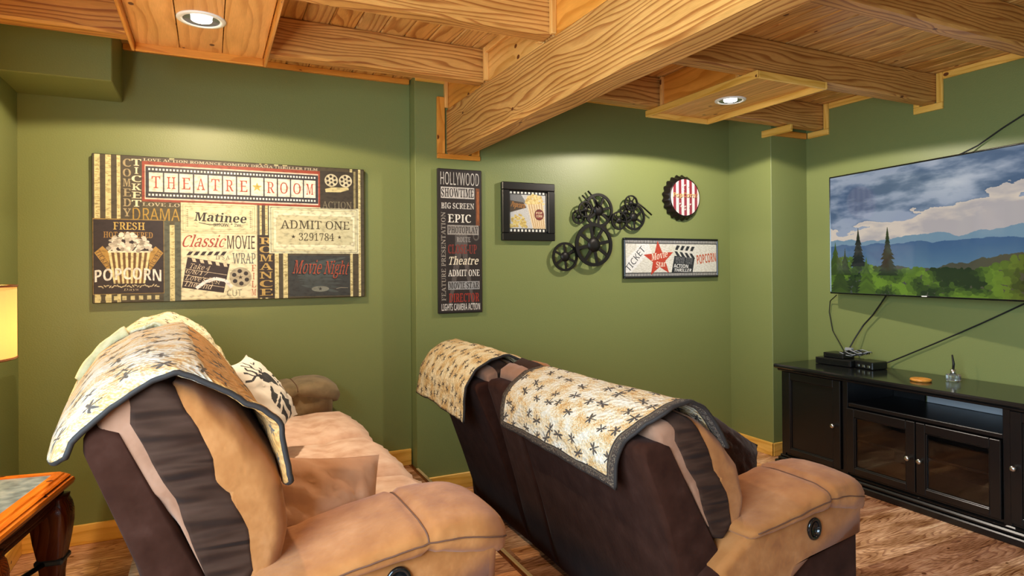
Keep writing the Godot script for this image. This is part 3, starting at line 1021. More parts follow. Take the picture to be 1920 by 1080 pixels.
func timbers() -> void:
	# the main girder, resting in the back wall
	struct("ceiling_girder", bx(P(1.4, 2.2225, 0.6), Vector3(0.148, 0.284, 6.2), 0.012, Vector2(0.35, 0.12)), M.fir, "thick rough sawn timber girder crossing the room from the back wall", "beam")
	# joists: [distance at the left end, at the girder, at the right wall]
	for j in [[3.068, 3.085, 3.14, "nearest the back wall"], [2.355, 2.352, 2.35, "the second from the back wall"], [1.57, 1.565, 1.57, "the third from the back wall"], [0.82, 0.82, 0.82, "nearest the viewer"], [0.05, 0.05, 0.05, "above the viewer"], [-0.75, -0.75, -0.75, "behind the viewer"], [-1.55, -1.55, -1.55, "at the rear of the room"]]:
		for s in 2:
			var xa := -0.843 if s == 0 else 1.334
			var xb := 1.334 if s == 0 else 4.036
			var da: float = j[0] if s == 0 else j[1]
			var db: float = j[1] if s == 0 else j[2]
			var ang := atan2(db - da, xb - xa)
			var m := bx(P((xa + xb) * 0.5, JB + 0.091, (da + db) * 0.5 + 0.046), Vector3((xb - xa) / cos(ang), 0.181, 0.092), 0.010, Vector2(rng.randf() * 2, rng.randf() * 0.2), Basis(Vector3.UP, ang))
			struct("ceiling_joist", m, M.joist if s == 0 else M.fir, "rough timber ceiling joist %s, %s of the girder" % [j[3], "left" if s == 0 else "right"], "joist")
	# blocking boards above the girder, between the joists
	var gaps := [[3.165, 3.70], [2.447, 3.075], [1.66, 2.35], [0.915, 1.565], [0.145, 0.82], [-0.66, 0.05], [-1.46, -0.75]]
	for k in gaps.size():
		var a: float = gaps[k][0]
		var b: float = gaps[k][1]
		var o := struct("blocking_board", span(1.336, 1.46, JB, CEIL, a, b), M.orange if k % 2 == 0 else M.pine, "pine blocking panel standing on the girder, gap %s" % ["next to the back wall", "between first and second joist", "between second and third joist", "third to fourth joist", "over the viewer", "behind the viewer", "at the rear"][k], "panel")
		obj("batten", span(1.312, 1.336, JB + 0.002, CEIL - 0.001, b - 0.026, b - 0.001), M.pine, o)
		if k > 0:
			obj("batten", span(1.312, 1.336, JB + 0.002, CEIL - 0.001, a + 0.001, a + 0.024), M.pine, o)
			obj("top_batten", span(1.312, 1.336, CEIL - 0.034, CEIL - 0.001, a + 0.025, b - 0.027), M.pine, o)
	# trims where timber meets wall
	var t: Material = M.trim
	struct("trim_2", span(-0.40, 1.118, 2.514, CEIL, 3.775, 3.80), M.orange, "orange pine strip along the top of the wall above the large sign", "trim")
	struct("trim_3", span(1.13, 3.667, 2.516, CEIL, 3.68, 3.70), t, "pine strip along the top of the wall right of the step", "trim")
	var g := struct("trim_4", span(1.264, 1.548, 2.053, 2.082, 3.676, 3.70), M.orange, "pine trim framing the girder end on the wall", "trim")
	obj("side_trim", span(1.264, 1.314, 2.0825, 2.433, 3.678, 3.70), M.orange, g)
	obj("side_trim", span(1.49, 1.545, 2.0825, 2.38, 3.678, 3.70), M.orange, g)
	# stepped trims on the right wall
	var q := struct("trim_5", span(4.018, 4.035, 2.322, 2.364, 2.31, 2.487), t, "yellow stepped trim round the second joist on the television wall", "trim")
	obj("upright_trim", span(4.018, 4.035, 2.3645, 2.544, 2.309, 2.347), t, q)
	obj("upright_trim", span(4.018, 4.035, 2.3645, 2.544, 2.449, 2.487), t, q)
	obj("top_trim", span(4.018, 4.035, 2.501, 2.544, 1.70, 2.308), t, q)
	obj("top_trim", span(4.018, 4.035, 2.501, 2.544, 2.488, 3.09), t, q)
	var p := struct("trim_6", span(4.018, 4.035, 2.318, 2.362, 3.095, 3.27), t, "yellow trim under the first joist on the corner pillar", "trim")
	obj("upright_trim", span(4.018, 4.035, 2.3625, 2.544, 3.095, 3.134), t, p)
	obj("pillar_trim", span(3.65, 4.017, 2.318, 2.362, 3.272, 3.293), M.orange, p)
	obj("cap_trim", span(3.645, 3.667, 2.312, 2.362, 3.10, 3.36), t, p)


func light_boxes() -> void:
	var k := 0
	for b in [[-0.302, 0.245, 2.312, 3.163, -0.025, 2.754], [2.500, 3.020, 2.325, 3.235, 2.790, 2.80]]:
		var x0: float = b[0]
		var x1: float = b[1]
		var d0: float = b[2]
		var d1: float = b[3]
		var cx := (x0 + x1) * 0.5
		var dd := (d0 + d1) * 0.5
		var where := "left of the girder, above the large sign" if k == 0 else "right of the girder, near the television wall"
		var o := thing("light_box", "pine plank light box hung under two joists %s" % where, "light box", P(cx, JB - 0.04, dd))
		var at := -P(cx, JB - 0.04, dd)
		var fm: Material = M.orange if k == 0 else M.trim
		obj("frame_board", span(x0, x0 + 0.014, JB - 0.04, JB, d0, d1), fm, o, at)
		obj("frame_board", span(x1 - 0.014, x1, JB - 0.04, JB, d0, d1), fm, o, at)
		obj("frame_board", span(x0 + 0.0145, x1 - 0.0145, JB - 0.04, JB, d1 - 0.014, d1), fm, o, at)
		obj("frame_board", span(x0 + 0.0145, x1 - 0.0145, JB - 0.04, JB, d0, d0 + 0.014), fm, o, at)
		var wd := (x1 - x0 - 0.03) / 3.0
		for i in 3:
			var xa := x0 + 0.015 + wd * i
			obj("plank", span(xa, xa + wd - 0.003, JB - 0.007, JB - 0.0005, d0 + 0.0145, d1 - 0.0145, 0.002), tint(M.pine, [c8(255, 240, 226), c8(250, 232, 216), c8(255, 236, 206)][i]), o, at)
		# side panels between the joists
		for sx in [x0 + 0.03, x1 - 0.03]:
			obj("side_panel", span(sx - 0.008, sx + 0.008, JB, CEIL - 0.001, 2.452 if k == 0 else 2.455, 3.064 if k == 0 else 3.10), M.orange, o, at)
			for e in [2.452 if k == 0 else 2.455, 3.04 if k == 0 else 3.075]:
				obj("batten", span(sx - 0.026, sx + 0.026, JB + 0.001, CEIL - 0.001, e, e + 0.022), M.pine, o, at)
		# the downlight
		var y := JB - 0.007
		var l := thing("downlight", "lit recessed downlight with white rim, %s" % ["left of the girder" if k == 0 else "right of the girder"][0], "ceiling light", P(b[4], y, b[5]))
		var m := MB.new()
		m.lathe([Vector2(0.066, 0.0), Vector2(0.068, -0.005), Vector2(0.078, -0.007), Vector2(0.089, -0.004), Vector2(0.090, 0.0)], 40)
		obj("trim_ring", m, M.white, l)
		m = MB.new()
		m.lathe([Vector2(0.0, -0.0010), Vector2(0.060, -0.0012), Vector2(0.066, -0.0035), Vector2(0.067, -0.001), Vector2(0.066, -0.0004)], 40)
		obj("reflector", m, mat(c8(120, 126, 140), 0.2, 0.9), l)
		m = MB.new()
		m.lathe([Vector2(0.0, -0.010), Vector2(0.022, -0.009), Vector2(0.036, -0.005), Vector2(0.038, -0.002)], 32)
		var em := mat(Color.WHITE, 0.5)
		em.emission_enabled = true
		em.emission = c8(255, 244, 226)
		em.emission_energy_multiplier = 30.0
		obj("bulb", m, em, l)
		var s := SpotLight3D.new()
		s.name = "downlight_lamp"
		s.position = Vector3(0, -0.016, 0)
		s.rotation.x = -PI / 2
		s.spot_angle = 81.0
		s.spot_angle_attenuation = 0.06
		s.spot_range = 9.0
		s.spot_attenuation = 2.0
		s.light_color = c8(255, 230, 196) if k == 0 else c8(255, 242, 226)
		s.light_energy = 4.0
		s.light_size = 0.035
		s.shadow_enabled = true
		l.add_child(s)
		k += 1
	# more downlights of the same kind behind the viewer
	for q in [[0.3, -0.4, "left of the girder"], [2.7, 0.4, "right of the girder, nearer the television"], [2.7, -1.2, "right of the girder, at the rear"]]:
		var l := thing("downlight", "white rimmed ceiling downlight behind the viewer, %s" % q[2], "ceiling light", P(q[0], CEIL - 0.001, q[1]))
		var m := MB.new()
		m.lathe([Vector2(0.0, 0.0), Vector2(0.0, -0.006), Vector2(0.07, -0.006), Vector2(0.09, -0.003), Vector2(0.09, 0.0)], 32)
		var em := mat(Color.WHITE, 0.5)
		em.emission_enabled = true
		em.emission = c8(255, 236, 206)
		em.emission_energy_multiplier = 6.0
		obj("bulb", m, em, l)
		var s := OmniLight3D.new()
		s.name = "downlight_lamp"
		s.position = Vector3(0, -0.06, 0)
		s.omni_range = 9.0
		s.omni_attenuation = 2.0
		s.light_color = c8(255, 222, 178)
		s.light_energy = 0.18
		s.light_size = 0.06
		s.shadow_enabled = true
		l.add_child(s)


# ---------------------------------------------------------------- signs on the walls
func plate(o: Node3D, called: String, w: float, h: float, z: float, m: Material) -> void:   # printed face, 1.5 mm thick
	var b := MB.new()
	b.flat([Vector3(-w / 2, h / 2, z), Vector3(w / 2, h / 2, z), Vector3(w / 2, -h / 2, z), Vector3(-w / 2, -h / 2, z)], Vector3.BACK, [Vector2(0, 0), Vector2(1, 0), Vector2(1, 1), Vector2(0, 1)])
	b.flat([Vector3(-w / 2, h / 2, z - 0.0015), Vector3(w / 2, h / 2, z - 0.0015), Vector3(w / 2, -h / 2, z - 0.0015), Vector3(-w / 2, -h / 2, z - 0.0015)], Vector3.FORWARD, [Vector2(0, 0), Vector2(1, 0), Vector2(1, 1), Vector2(0, 1)])
	obj(called, b, m, o)


func frame_of(o: Node3D, called: String, w: float, h: float, fw: float, z0: float, z1: float, m: Material) -> void:
	var b := MB.new()
	var zc := (z0 + z1) * 0.5
	for s in [-1.0, 1.0]:
		b.box(Vector3(0, s * (h - fw) / 2, zc), Vector3(w, fw, z1 - z0), 0.004)
		b.box(Vector3(s * (w - fw) / 2, 0, zc), Vector3(fw, h - fw * 2, z1 - z0), 0.004)
	obj(called, b, m, o)


func wall_signs() -> void:
	var o := thing("canvas_sign", "large wide canvas collage of movie words reading theatre room and admit one", "wall sign", P(0.148, 1.588, 3.799))
	obj("stretcher", bx(Vector3(0, 0, 0.02), Vector3(1.364, 0.757, 0.038), 0.003), mat(c8(40, 32, 26), 0.7), o)
	plate(o, "printed_face", 1.358, 0.751, 0.0412, print_mat(theatre_print(), 0.55, 0.4))
	o = thing("wood_sign", "tall narrow dark sign with stacked movie words from hollywood to lights camera action", "wall sign", P(1.409, 1.543, 3.699))
	obj("board", bx(Vector3(0, 0, 0.011), Vector3(0.292, 0.896, 0.021), 0.003), mat(c8(26, 21, 20), 0.5), o)
	plate(o, "printed_face", 0.280, 0.882, 0.0232, print_mat(hollywood_print(), 0.5, 0.5))
	o = thing("picture_frame", "black framed popcorn picture with film strip edges", "picture", P(1.888, 1.741, 3.699))
	frame_of(o, "frame", 0.386, 0.380, 0.05, 0.0, 0.035, M.black)
	frame_of(o, "inner_lip", 0.292, 0.286, 0.012, 0.0, 0.022, M.black)
	plate(o, "print", 0.272, 0.268, 0.016, print_mat(film_frame_print(), 0.4, 0.2))
	o = thing("picture_frame", "wide low black framed sign with a red star, clapper and ticket", "wall sign", P(3.083, 1.4375, 3.699))
	frame_of(o, "frame", 0.876, 0.292, 0.012, 0.0, 0.028, M.black)
	plate(o, "print", 0.854, 0.270, 0.018, print_mat(movie_star_print(), 0.4, 0.2))
	# giant bottle cap
	o = thing("bottle_cap_sign", "round bottle cap sign with red and white stripes and a crimped dark rim", "wall sign", P(3.176, 1.887, 3.699))
	var m := MB.new()
	var rings := []
	for q in [[0.166, 0.0, 1.0], [0.168, 0.006, 1.0], [0.160, 0.022, 0.75], [0.150, 0.042, 0.35], [0.142, 0.054, 0.0], [0.136, 0.058, 0.0], [0.134, 0.054, 0.0]]:
		var ring := []
		for s in 168:
			var a := TAU * s / 168
			var r: float = q[0] + q[2] * 0.007 * cos(a * 21)
			ring.append(Vector3(cos(a) * r, sin(a) * r, q[1]))
		rings.append(ring)
	m.loft(rings)
	obj("crimped_rim", m, mat(c8(38, 32, 28), 0.35, 0.5), o)
	m = MB.new()
	m.st.set_smooth_group(-1)
	for s in 64:
		var pa := Vector2.from_angle(TAU * s / 64)
		var pb := Vector2.from_angle(TAU * (s + 1) / 64)
		m.flat([Vector3(0, 0, 0.056), Vector3(pa.x, pa.y, 0) * 0.1345 + Vector3(0, 0, 0.0555), Vector3(pb.x, pb.y, 0) * 0.1345 + Vector3(0, 0, 0.0555)], Vector3.BACK, [Vector2(0.5, 0.5), Vector2(0.5 + pa.x / 2, 0.5 - pa.y / 2), Vector2(0.5 + pb.x / 2, 0.5 - pb.y / 2)])
	obj("printed_face", m, print_mat(cap_print(), 0.3, 0.1), o)
	# the metal reels
	o = thing("metal_wall_art", "dark metal wall sculpture of overlapping film reels", "wall art", P(2.45, 1.65, 3.699))
	for r in [[2.429, 1.769, 0.118, 0.022, 7], [2.309, 1.770, 0.056, 0.045, 5], [2.378, 1.529, 0.150, 0.040, 8], [2.159, 1.447, 0.098, 0.022, 6], [2.692, 1.827, 0.056, 0.042, 6], [2.585, 1.700, 0.066, 0.045, 5], [2.732, 1.73, 0.094, 0.020, 6], [2.655, 1.765, 0.05, 0.03, 5], [2.275, 1.72, 0.05, 0.012, 5]]:
		reel(o, Vector3(r[0] - 2.45, r[1] - 1.65, r[3]), r[2], r[4])
	for q in [[[2.35, 1.90, 0.02], [2.40, 1.845, 0.03], [2.43, 1.79, 0.05]], [[2.302, 1.868, 0.02], [2.33, 1.84, 0.03], [2.36, 1.80, 0.03]], [[2.885, 1.75, 0.03], [2.81, 1.80, 0.035], [2.74, 1.84, 0.04]]]:
		var pts := []
		for p in q:
			pts.append(Vector3(p[0] - 2.45, p[1] - 1.65, p[2]))
		m = MB.new()
		m.tube(pts, 0.006, 6)
		obj("film_end", m, M.iron, o)
	m = MB.new()
	for q in [[[2.43, 1.77], [2.38, 1.53]], [[2.43, 1.77], [2.59, 1.70]], [[2.38, 1.53], [2.16, 1.45]], [[2.59, 1.70], [2.73, 1.73]]]:
		m.tube([Vector3(q[0][0] - 2.45, q[0][1] - 1.65, 0.012), Vector3(q[1][0] - 2.45, q[1][1] - 1.65, 0.012)], 0.006, 6)
	for q in [[2.43, 1.77], [2.38, 1.53], [2.16, 1.45], [2.73, 1.73]]:
		m.tube([Vector3(q[0] - 2.45, q[1] - 1.65, 0.0), Vector3(q[0] - 2.45, q[1] - 1.65, 0.03)], 0.008, 6)
	obj("bracket", m, M.iron, o)


func reel(o: Node3D, at: Vector3, r: float, n: int) -> void:
	var m := MB.new()
	var rings := []
	for s in 40:
		var a := TAU * s / 40
		var d := Vector3(cos(a), sin(a), 0)
		rings.append([at + d * r, at + d * r + Vector3(0, 0, 0.012), at + d * r * 0.84 + Vector3(0, 0, 0.012), at + d * r * 0.84])
	m.loft(rings, false, 1.0, false, true)
	var n0 := MeshInstance3D.new()
	n0.name = "reel"
	n0.mesh = m.done()
	n0.material_override = M.iron
	o.add_child(n0, true)
	m = MB.new()
	m.lathe([Vector2(0, 0), Vector2(r * 0.34, 0), Vector2(r * 0.34, 0.009), Vector2(r * 0.12, 0.014), Vector2(0, 0.014)], 24, Transform3D(Basis(Vector3.RIGHT, PI / 2), at))
	obj("hub", m, M.iron, n0)
	for i in n:
		var a := TAU * i / n + r * 17.0
		obj("spoke", bx(at + Vector3(cos(a), sin(a), 0) * r * 0.6 + Vector3(0, 0, 0.006), Vector3(r * 0.56, r * 0.15, 0.008), 0.001, Vector2.ZERO, Basis(Vector3.BACK, a)), M.iron, n0)


# ---------------------------------------------------------------- sofas
func arcs(pts: Array, n: int) -> Array:   # a smooth curve through 2D points
	var c := Curve2D.new()
	for i in pts.size():
		var t: Vector2 = (pts[mini(i + 1, pts.size() - 1)] - pts[maxi(i - 1, 0)]) / 6.0
		c.add_point(pts[i], -t, t)
	var out := []
	for k in n + 1:
		out.append(c.sample_baked(c.get_baked_length() * k / n))
	return out


func band(mid: Array, half: Array, n := 18) -> Array:   # closed outline round a curved middle line
	var m := arcs(mid, n)
	var hs := []
	for k in n + 1:
		var f := float(k) / n * (half.size() - 1)
		var i := mini(int(f), half.size() - 2)
		hs.append(lerpf(half[i], half[i + 1], f - i))
	var a := []
	var b := []
	for k in n + 1:
		var d: Vector2 = (m[mini(k + 1, n)] - m[maxi(k - 1, 0)]).normalized()
		var nn = Vector2(-d.y, d.x) * hs[k]
		a.append(m[k] + nn)
		b.push_front(m[k] - nn)
	# a round head on both ends
	var dn: Vector2 = (m[n] - m[n - 1]).normalized()
	var ds: Vector2 = (m[0] - m[1]).normalized()
	return a + [m[n] + dn * hs[n] * 0.75 + Vector2(-dn.y, dn.x) * hs[n] * 0.5, m[n] + dn * hs[n] * 0.75 - Vector2(-dn.y, dn.x) * hs[n] * 0.5] + b + [m[0] + ds * hs[0] * 0.6]


# an upholstered body: the outline poly (u, v) carried from z0 to z1, its ends rounded by «rnd», its middle swelling by «crown»
func pad(poly: Array, z0: float, z1: float, rnd: float, crown: float, puff := 0.0, wob := 0.004, sd := 1) -> MB:
	var nz := FastNoiseLite.new()
	nz.seed = sd
	nz.frequency = 5.0
	var c := Vector2()
	var lo := Vector2(9, 9)
	var hi := Vector2(-9, -9)
	for p in poly:
		c += p / poly.size()
		lo = lo.min(p); hi = hi.max(p)
	var ext := minf(hi.x - lo.x, hi.y - lo.y) * 0.5
	var zs := []
	for k in 7:
		zs.append(z0 + rnd * (1.0 - cos(PI / 2 * k / 6.0)))
	for k in range(1, 12):
		zs.append(lerpf(z0 + rnd, z1 - rnd, k / 12.0))
	for k in 7:
		zs.append(z1 - rnd * (1.0 - cos(PI / 2 * (6 - k) / 6.0)))
	var rings := []
	for z in zs:
		var e: float = minf(z - z0, z1 - z)
		var shrink := 0.0
		if e < rnd:
			shrink = rnd * (1.0 - sqrt(maxf(0.0, 1.0 - pow(1.0 - e / rnd, 2))))
		var f := maxf(1.0 - shrink / ext, 0.2)
		var q: float = 1.0 - pow(absf((z - (z0 + z1) * 0.5) / ((z1 - z0) * 0.5)), 2.5)
		var ring := []
		for p in poly:
			var d: Vector2 = (p - c)
			var s := d - d.normalized() * minf(shrink, d.length() * 0.8)
			var v := c + s
			v.y += crown * q * clampf((p.y - lo.y) / (hi.y - lo.y), 0, 1)
			v += d.normalized() * puff * q
			v += d.normalized() * nz.get_noise_3d(p.x * 2.0, p.y * 2.0, z * 2.0) * wob * 2.0
			ring.append(Vector3(v.x, v.y, -z))
		rings.append(ring)
	var m := MB.new()
	m.loft(rings)
	return m


func lean(poly: Array, a: float, k: float) -> Array:   # tips a back outline about its foot, after lowering its upper half
	var o := []
	for p0 in poly:
		var p: Vector2 = p0
		if p.y > 0.5:
			p.y = 0.5 + (p.y - 0.5) * k
		o.append((p - Vector2(-0.6, 0.2)).rotated(a) + Vector2(-0.6, 0.2))
	return o


func arm(o: Node3D, za: float, zb: float, outer: float, at: Vector3, mt: Material, sd: int, crest: float) -> void:
	# body
	var body := [Vector2(-0.03, 0.05), Vector2(-0.015, 0.30), Vector2(-0.02, 0.56), Vector2(-0.25, 0.575), Vector2(-0.5, 0.54), Vector2(-0.70, 0.42), Vector2(-0.66, 0.06)]
	obj("arm_panel", pad(body, za + 0.012, zb - 0.012, 0.03, 0.0, 0.0, 0.002, sd), M.brown, o, at)
	# tan cover over the upper part of the outer side
	var cov := [Vector2(-0.012, 0.455), Vector2(-0.008, 0.57), Vector2(-0.25, 0.59), Vector2(-0.5, 0.56), Vector2(-0.66, 0.45), Vector2(-0.62, 0.10), Vector2(-0.50, 0.14), Vector2(-0.38, 0.34), Vector2(-0.25, 0.425)]
	obj("arm_cover", pad(cov, za, zb, 0.03, 0.0, 0.0, 0.003, sd + 1), mt, o, at)
	# cushion on top
	var w := zb - za + 0.03
	var zc := (za + zb) * 0.5
	var nz := FastNoiseLite.new()
	nz.seed = sd
	nz.frequency = 6.0
	var rings := []
	var n := 34
	for k in n + 1:
		var t := float(k) / n
		var u := lerpf(-0.56, 0.035, t)
		var end := 1.0
		if t > 0.82:
			end = sqrt(maxf(0.0, 1.0 - pow((t - 0.82) / 0.18, 2)))
		if t < 0.06:
			end = sqrt(maxf(0.02, 1.0 - pow((0.06 - t) / 0.06, 2)))
		var top: float = lerpf(0.565, crest, smoothstep(0.0, 0.8, t)) - 0.02 * pow(clampf((t - 0.8) / 0.2, 0, 1), 2)
		var bot: float = lerpf(0.515, 0.545, smoothstep(0.0, 0.6, t)) - 0.075 * pow(clampf((t - 0.62) / 0.38, 0, 1), 1.6)
		var cut := 0.010 * exp(-pow((t - 0.62) / 0.014, 2))
		var hy := ((top - bot) * 0.5 - cut) * lerpf(0.25, 1.0, end)
		var hw := (w * 0.5 + 0.008 * sin(t * PI) - cut) * lerpf(0.55, 1.0, end)
		var cy := (top + bot) * 0.5
		var ring := []
		for s in 36:
			var a := TAU * s / 36
			var ca := cos(a)
			var sa := sin(a)
			var x := signf(ca) * pow(absf(ca), 0.62) * hw
			var y := signf(sa) * pow(absf(sa), 0.7) * hy
			var q := 1.0 + nz.get_noise_3d(u * 1.5, x * 4.0, y * 3.0 + sd) * 0.055
			ring.append(Vector3(u, cy + y * q, -(zc + x * q)))
		rings.append(ring)
	var m := MB.new()
	m.loft(rings)
	var cu := obj("arm_cushion", m, mt, o, at)
	# seams: along the outer side and across
	m = MB.new()
	var pts := []
	for k in range(2, n):
		pts.append(rings[k][int(18 + 36) % 36 if outer < zc else 0] + Vector3(0, 0.004, 0.0015 if outer < zc else -0.0015))
	m.tube(pts, 0.0020, 6)
	pts = []
	for s in 19:
		pts.append(rings[21][s] * 1.0 + Vector3(0, 0.0015, 0))
	m.tube(pts, 0.0022, 6)
	obj("seam", m, M.seam, cu)
	# recliner handle
	var sg := 1.0 if outer < zc else -1.0
	m = MB.new()
	var rr := []
	for q in [[0.030, 0.0], [0.034, 0.006], [0.032, 0.011], [0.026, 0.012], [0.023, 0.006], [0.022, 0.002]]:
		var ring := []
		for s in 28:
			var a := TAU * s / 28
			ring.append(Vector3(-0.262 + cos(a) * q[0] * 0.92, 0.508 + sin(a) * q[0] * 1.1, -outer + sg * (q[1] - 0.001)))
		rr.append(ring)
	m.loft(rr)
	obj("recliner_handle", m, M.blackgloss, o, at)


func sofa(label: String, xf: float, y0: float, za: float, zb: float, backs: Array, armw: float, far: Material, db: float) -> Node3D:
	var base := P(xf - 0.4, y0, (za + zb) * 0.5)
	var o := thing("reclining_sofa", label, "sofa", base)
	var at := P(xf, y0, 0) - base
	obj("base", pad([Vector2(-0.64, 0.035), Vector2(-0.06, 0.035), Vector2(-0.05, 0.30), Vector2(-0.66, 0.30)], za + 0.03, zb - 0.03, 0.01, 0.0), M.brown, o, at)
	for q in [[-0.58, za + 0.07], [-0.12, za + 0.07], [-0.58, zb - 0.07], [-0.12, zb - 0.07]]:
		obj("foot", bx(Vector3(q[0], 0.019, -q[1]), Vector3(0.06, 0.037, 0.06), 0.004), M.black, o, at)
	arm(o, za, za + armw, za, at, M.tan, 5, 0.652 - db * 0.45)
	arm(o, zb - armw, zb, zb, at, far, 9, 0.652 - db * 0.45)
	# seats
	var n := backs.size()
	var s0 := za + armw - 0.02
	var s1 := zb - armw + 0.02
	for i in n:
		var a := lerpf(s0, s1, float(i) / n) + 0.004
		var b := lerpf(s0, s1, float(i + 1) / n) - 0.004
		obj("seat_cushion", pad([Vector2(-0.62, 0.30), Vector2(0.0, 0.285), Vector2(0.05, 0.30), Vector2(0.075, 0.36), Vector2(0.06, 0.43), Vector2(0.0, 0.462), Vector2(-0.1, 0.468), Vector2(-0.18, 0.455), Vector2(-0.3, 0.462), Vector2(-0.45, 0.455), Vector2(-0.62, 0.43)], a, b, 0.04, 0.022, 0.0, 0.008, 20 + i), M.tanseat, o, at)
		obj("footrest", pad([Vector2(-0.04, 0.07), Vector2(0.035, 0.07), Vector2(0.06, 0.18), Vector2(0.05, 0.29), Vector2(-0.04, 0.29)], a, b, 0.03, 0.0, 0.0, 0.003, 30 + i), M.tan, o, at)
	# backs
	for i in n:
		var q: Array = backs[i]
		var a: float = q[0]
		var b: float = q[1]
		var tip: float = q[2]
		var hk: float = q[3]
		var shell := [Vector2(-0.665 + db, 0.06), Vector2(-0.745 + db, 0.35), Vector2(-0.82 + db, 0.62), Vector2(-0.893 + db * 0.7, 0.86), Vector2(-0.893 + db * 0.7, 0.885), Vector2(-0.88 + db * 0.6, 0.90), Vector2(-0.825, 0.905), Vector2(-0.80, 0.895), Vector2(-0.70, 0.69), Vector2(-0.60, 0.47), Vector2(-0.55, 0.25), Vector2(-0.54, 0.07)]
		obj("back_shell", pad(lean(shell, tip, hk), a, b, 0.022, 0.0, 0.0, 0.003, 40 + i), M.brown, o, at)
		obj("back_strip", pad(lean(band([Vector2(-0.625, 0.54), Vector2(-0.682, 0.70), Vector2(-0.752, 0.85), Vector2(-0.80, 0.93)], [0.008, 0.017 + (0.048 - db) * 0.2, 0.044, 0.045]), tip, hk), a + 0.006, b - 0.006, 0.03, 0.012, 0.0, 0.003, 50 + i), M.tanlight, o, at)
		obj("back_gusset", pad(lean(band([Vector2(-0.585, 0.53), Vector2(-0.612, 0.64), Vector2(-0.66, 0.76), Vector2(-0.705, 0.87), Vector2(-0.745, 0.94)], [0.045, 0.062, 0.062, 0.06, 0.05]), tip, hk), a + 0.001, b - 0.001, 0.035, 0.018, 0.0, 0.006, 60 + i), M.ruche, o, at)
		obj("back_cushion", pad(lean(band([Vector2(-0.535, 0.52), Vector2(-0.53, 0.62), Vector2(-0.565, 0.74), Vector2(-0.63, 0.85), Vector2(-0.695, 0.925)], [0.02, 0.055, 0.065, 0.055, 0.04]), tip, hk), a + 0.004, b - 0.004, 0.05, 0.02, 0.010, 0.005, 70 + i), M.tan, o, at)
	return o


# a quilted throw laid over the profile (u, v): «near» at the front edge, «far» at the other, from distance d0 to d1
func throw_over(label: String, xf: float, y0: float, near: Array, far: Array, d0: Callable, d1: Callable, m: Material, edge: Material, sd: int, wave: float) -> Node3D:
	var np := arcs(near, 48)
	var fp := arcs(far, 48)
	var nz := FastNoiseLite.new()
	nz.seed = sd
	nz.frequency = 4.0
	var mid: Vector2 = np[24]
	var base := P(xf + mid.x, y0 + mid.y, d0.call(0.5))
	var f := func(s: float, t: float) -> Vector3:
		var i := s * 48.0
		var k := mini(int(i), 47)
		var e := pow(t, 0.45)
		var p: Vector2 = np[k].lerp(np[k + 1], i - k).lerp(fp[k].lerp(fp[k + 1], i - k), e)
		var d := lerpf(d0.call(s), d1.call(s), t)
		var w := nz.get_noise_3d(s * 1.2, t * 0.9, sd) * wave
		return P(xf + p.x + w * 0.6, y0 + p.y + w, d) - base
	var o := thing("quilted_throw", label, "throw", base)
	var b := MB.new()
	b.sheet(f, 72, 40, 0.014)
	obj("quilt", b, m, o)
	b = MB.new()
	var pts := []
	for k in 73:
		pts.append(f.call(k / 72.0, 0.0))
	for k in range(1, 41):
		pts.append(f.call(1.0, k / 40.0))
	for k in range(1, 73):
		pts.append(f.call(1.0 - k / 72.0, 1.0))
	for k in range(1, 40):
		pts.append(f.call(0.0, 1.0 - k / 40.0))
	b.tube(pts, 0.0065, 8, true)
	obj("binding", b, edge, o)
	if sd == 6:      # the ivory throw is rolled under along its near edge
		b = MB.new()
		pts = []
		var rad := []
		for k in range(9, 31):
			pts.append(f.call(k / 72.0, 0.0) + Vector3(0, 0.010, 0.004))
			rad.append(0.015 + 0.0015 * sin(k * 0.7))
		b.tube(pts, rad, 12)
		obj("rolled_fold", b, M.ivory, o)
	return o


func pillow(called: String, label: String, w: float, h: float, t: float, xf: Transform3D, m: Material, back: Material, sd: int) -> void:
	var nz := FastNoiseLite.new()
	nz.seed = sd
	nz.frequency = 4.0
	var o := thing(called, label, "pillow", xf.origin)
	o.basis = xf.basis
	for side in 2:
		var b := MB.new()
		var n := 22
		var v := []
		var uv := []
		var ix := []
		for lay in 2:
			for i in n + 1:
				for j in n + 1:
					var a := (float(i) / n) * 2.0 - 1.0
					var c := (float(j) / n) * 2.0 - 1.0
					var pin := 1.0 - 0.09 * (1.0 - a * a) * c * c
					var pin2 := 1.0 - 0.09 * (1.0 - c * c) * a * a
					var th := t * 0.5 * pow(maxf(0.0, (1.0 - pow(absf(a), 2.6)) * (1.0 - pow(absf(c), 2.6))), 0.6)
					th *= 1.0 + nz.get_noise_2d(a, c) * 0.28
					if lay == 1:
						th = -0.002
					v.append(Vector3(a * w * 0.5 * pin2, c * h * 0.5 * pin, th if side == 0 else -th))
					uv.append(Vector2(float(i) / n, 1.0 - float(j) / n))
		var q := (n + 1) * (n + 1)
		for i in n:
			for j in n:
				var a := i * (n + 1) + j
				ix.append_array([a, a + n + 1, a + 1, a + 1, a + n + 1, a + n + 2])
				ix.append_array([q + a, q + a + 1, q + a + n + 1, q + a + 1, q + a + n + 2, q + a + n + 1])
		b.soup(v, uv, ix)
		obj("front_cover" if side == 0 else "back_cover", b, m if side == 0 else back, o)


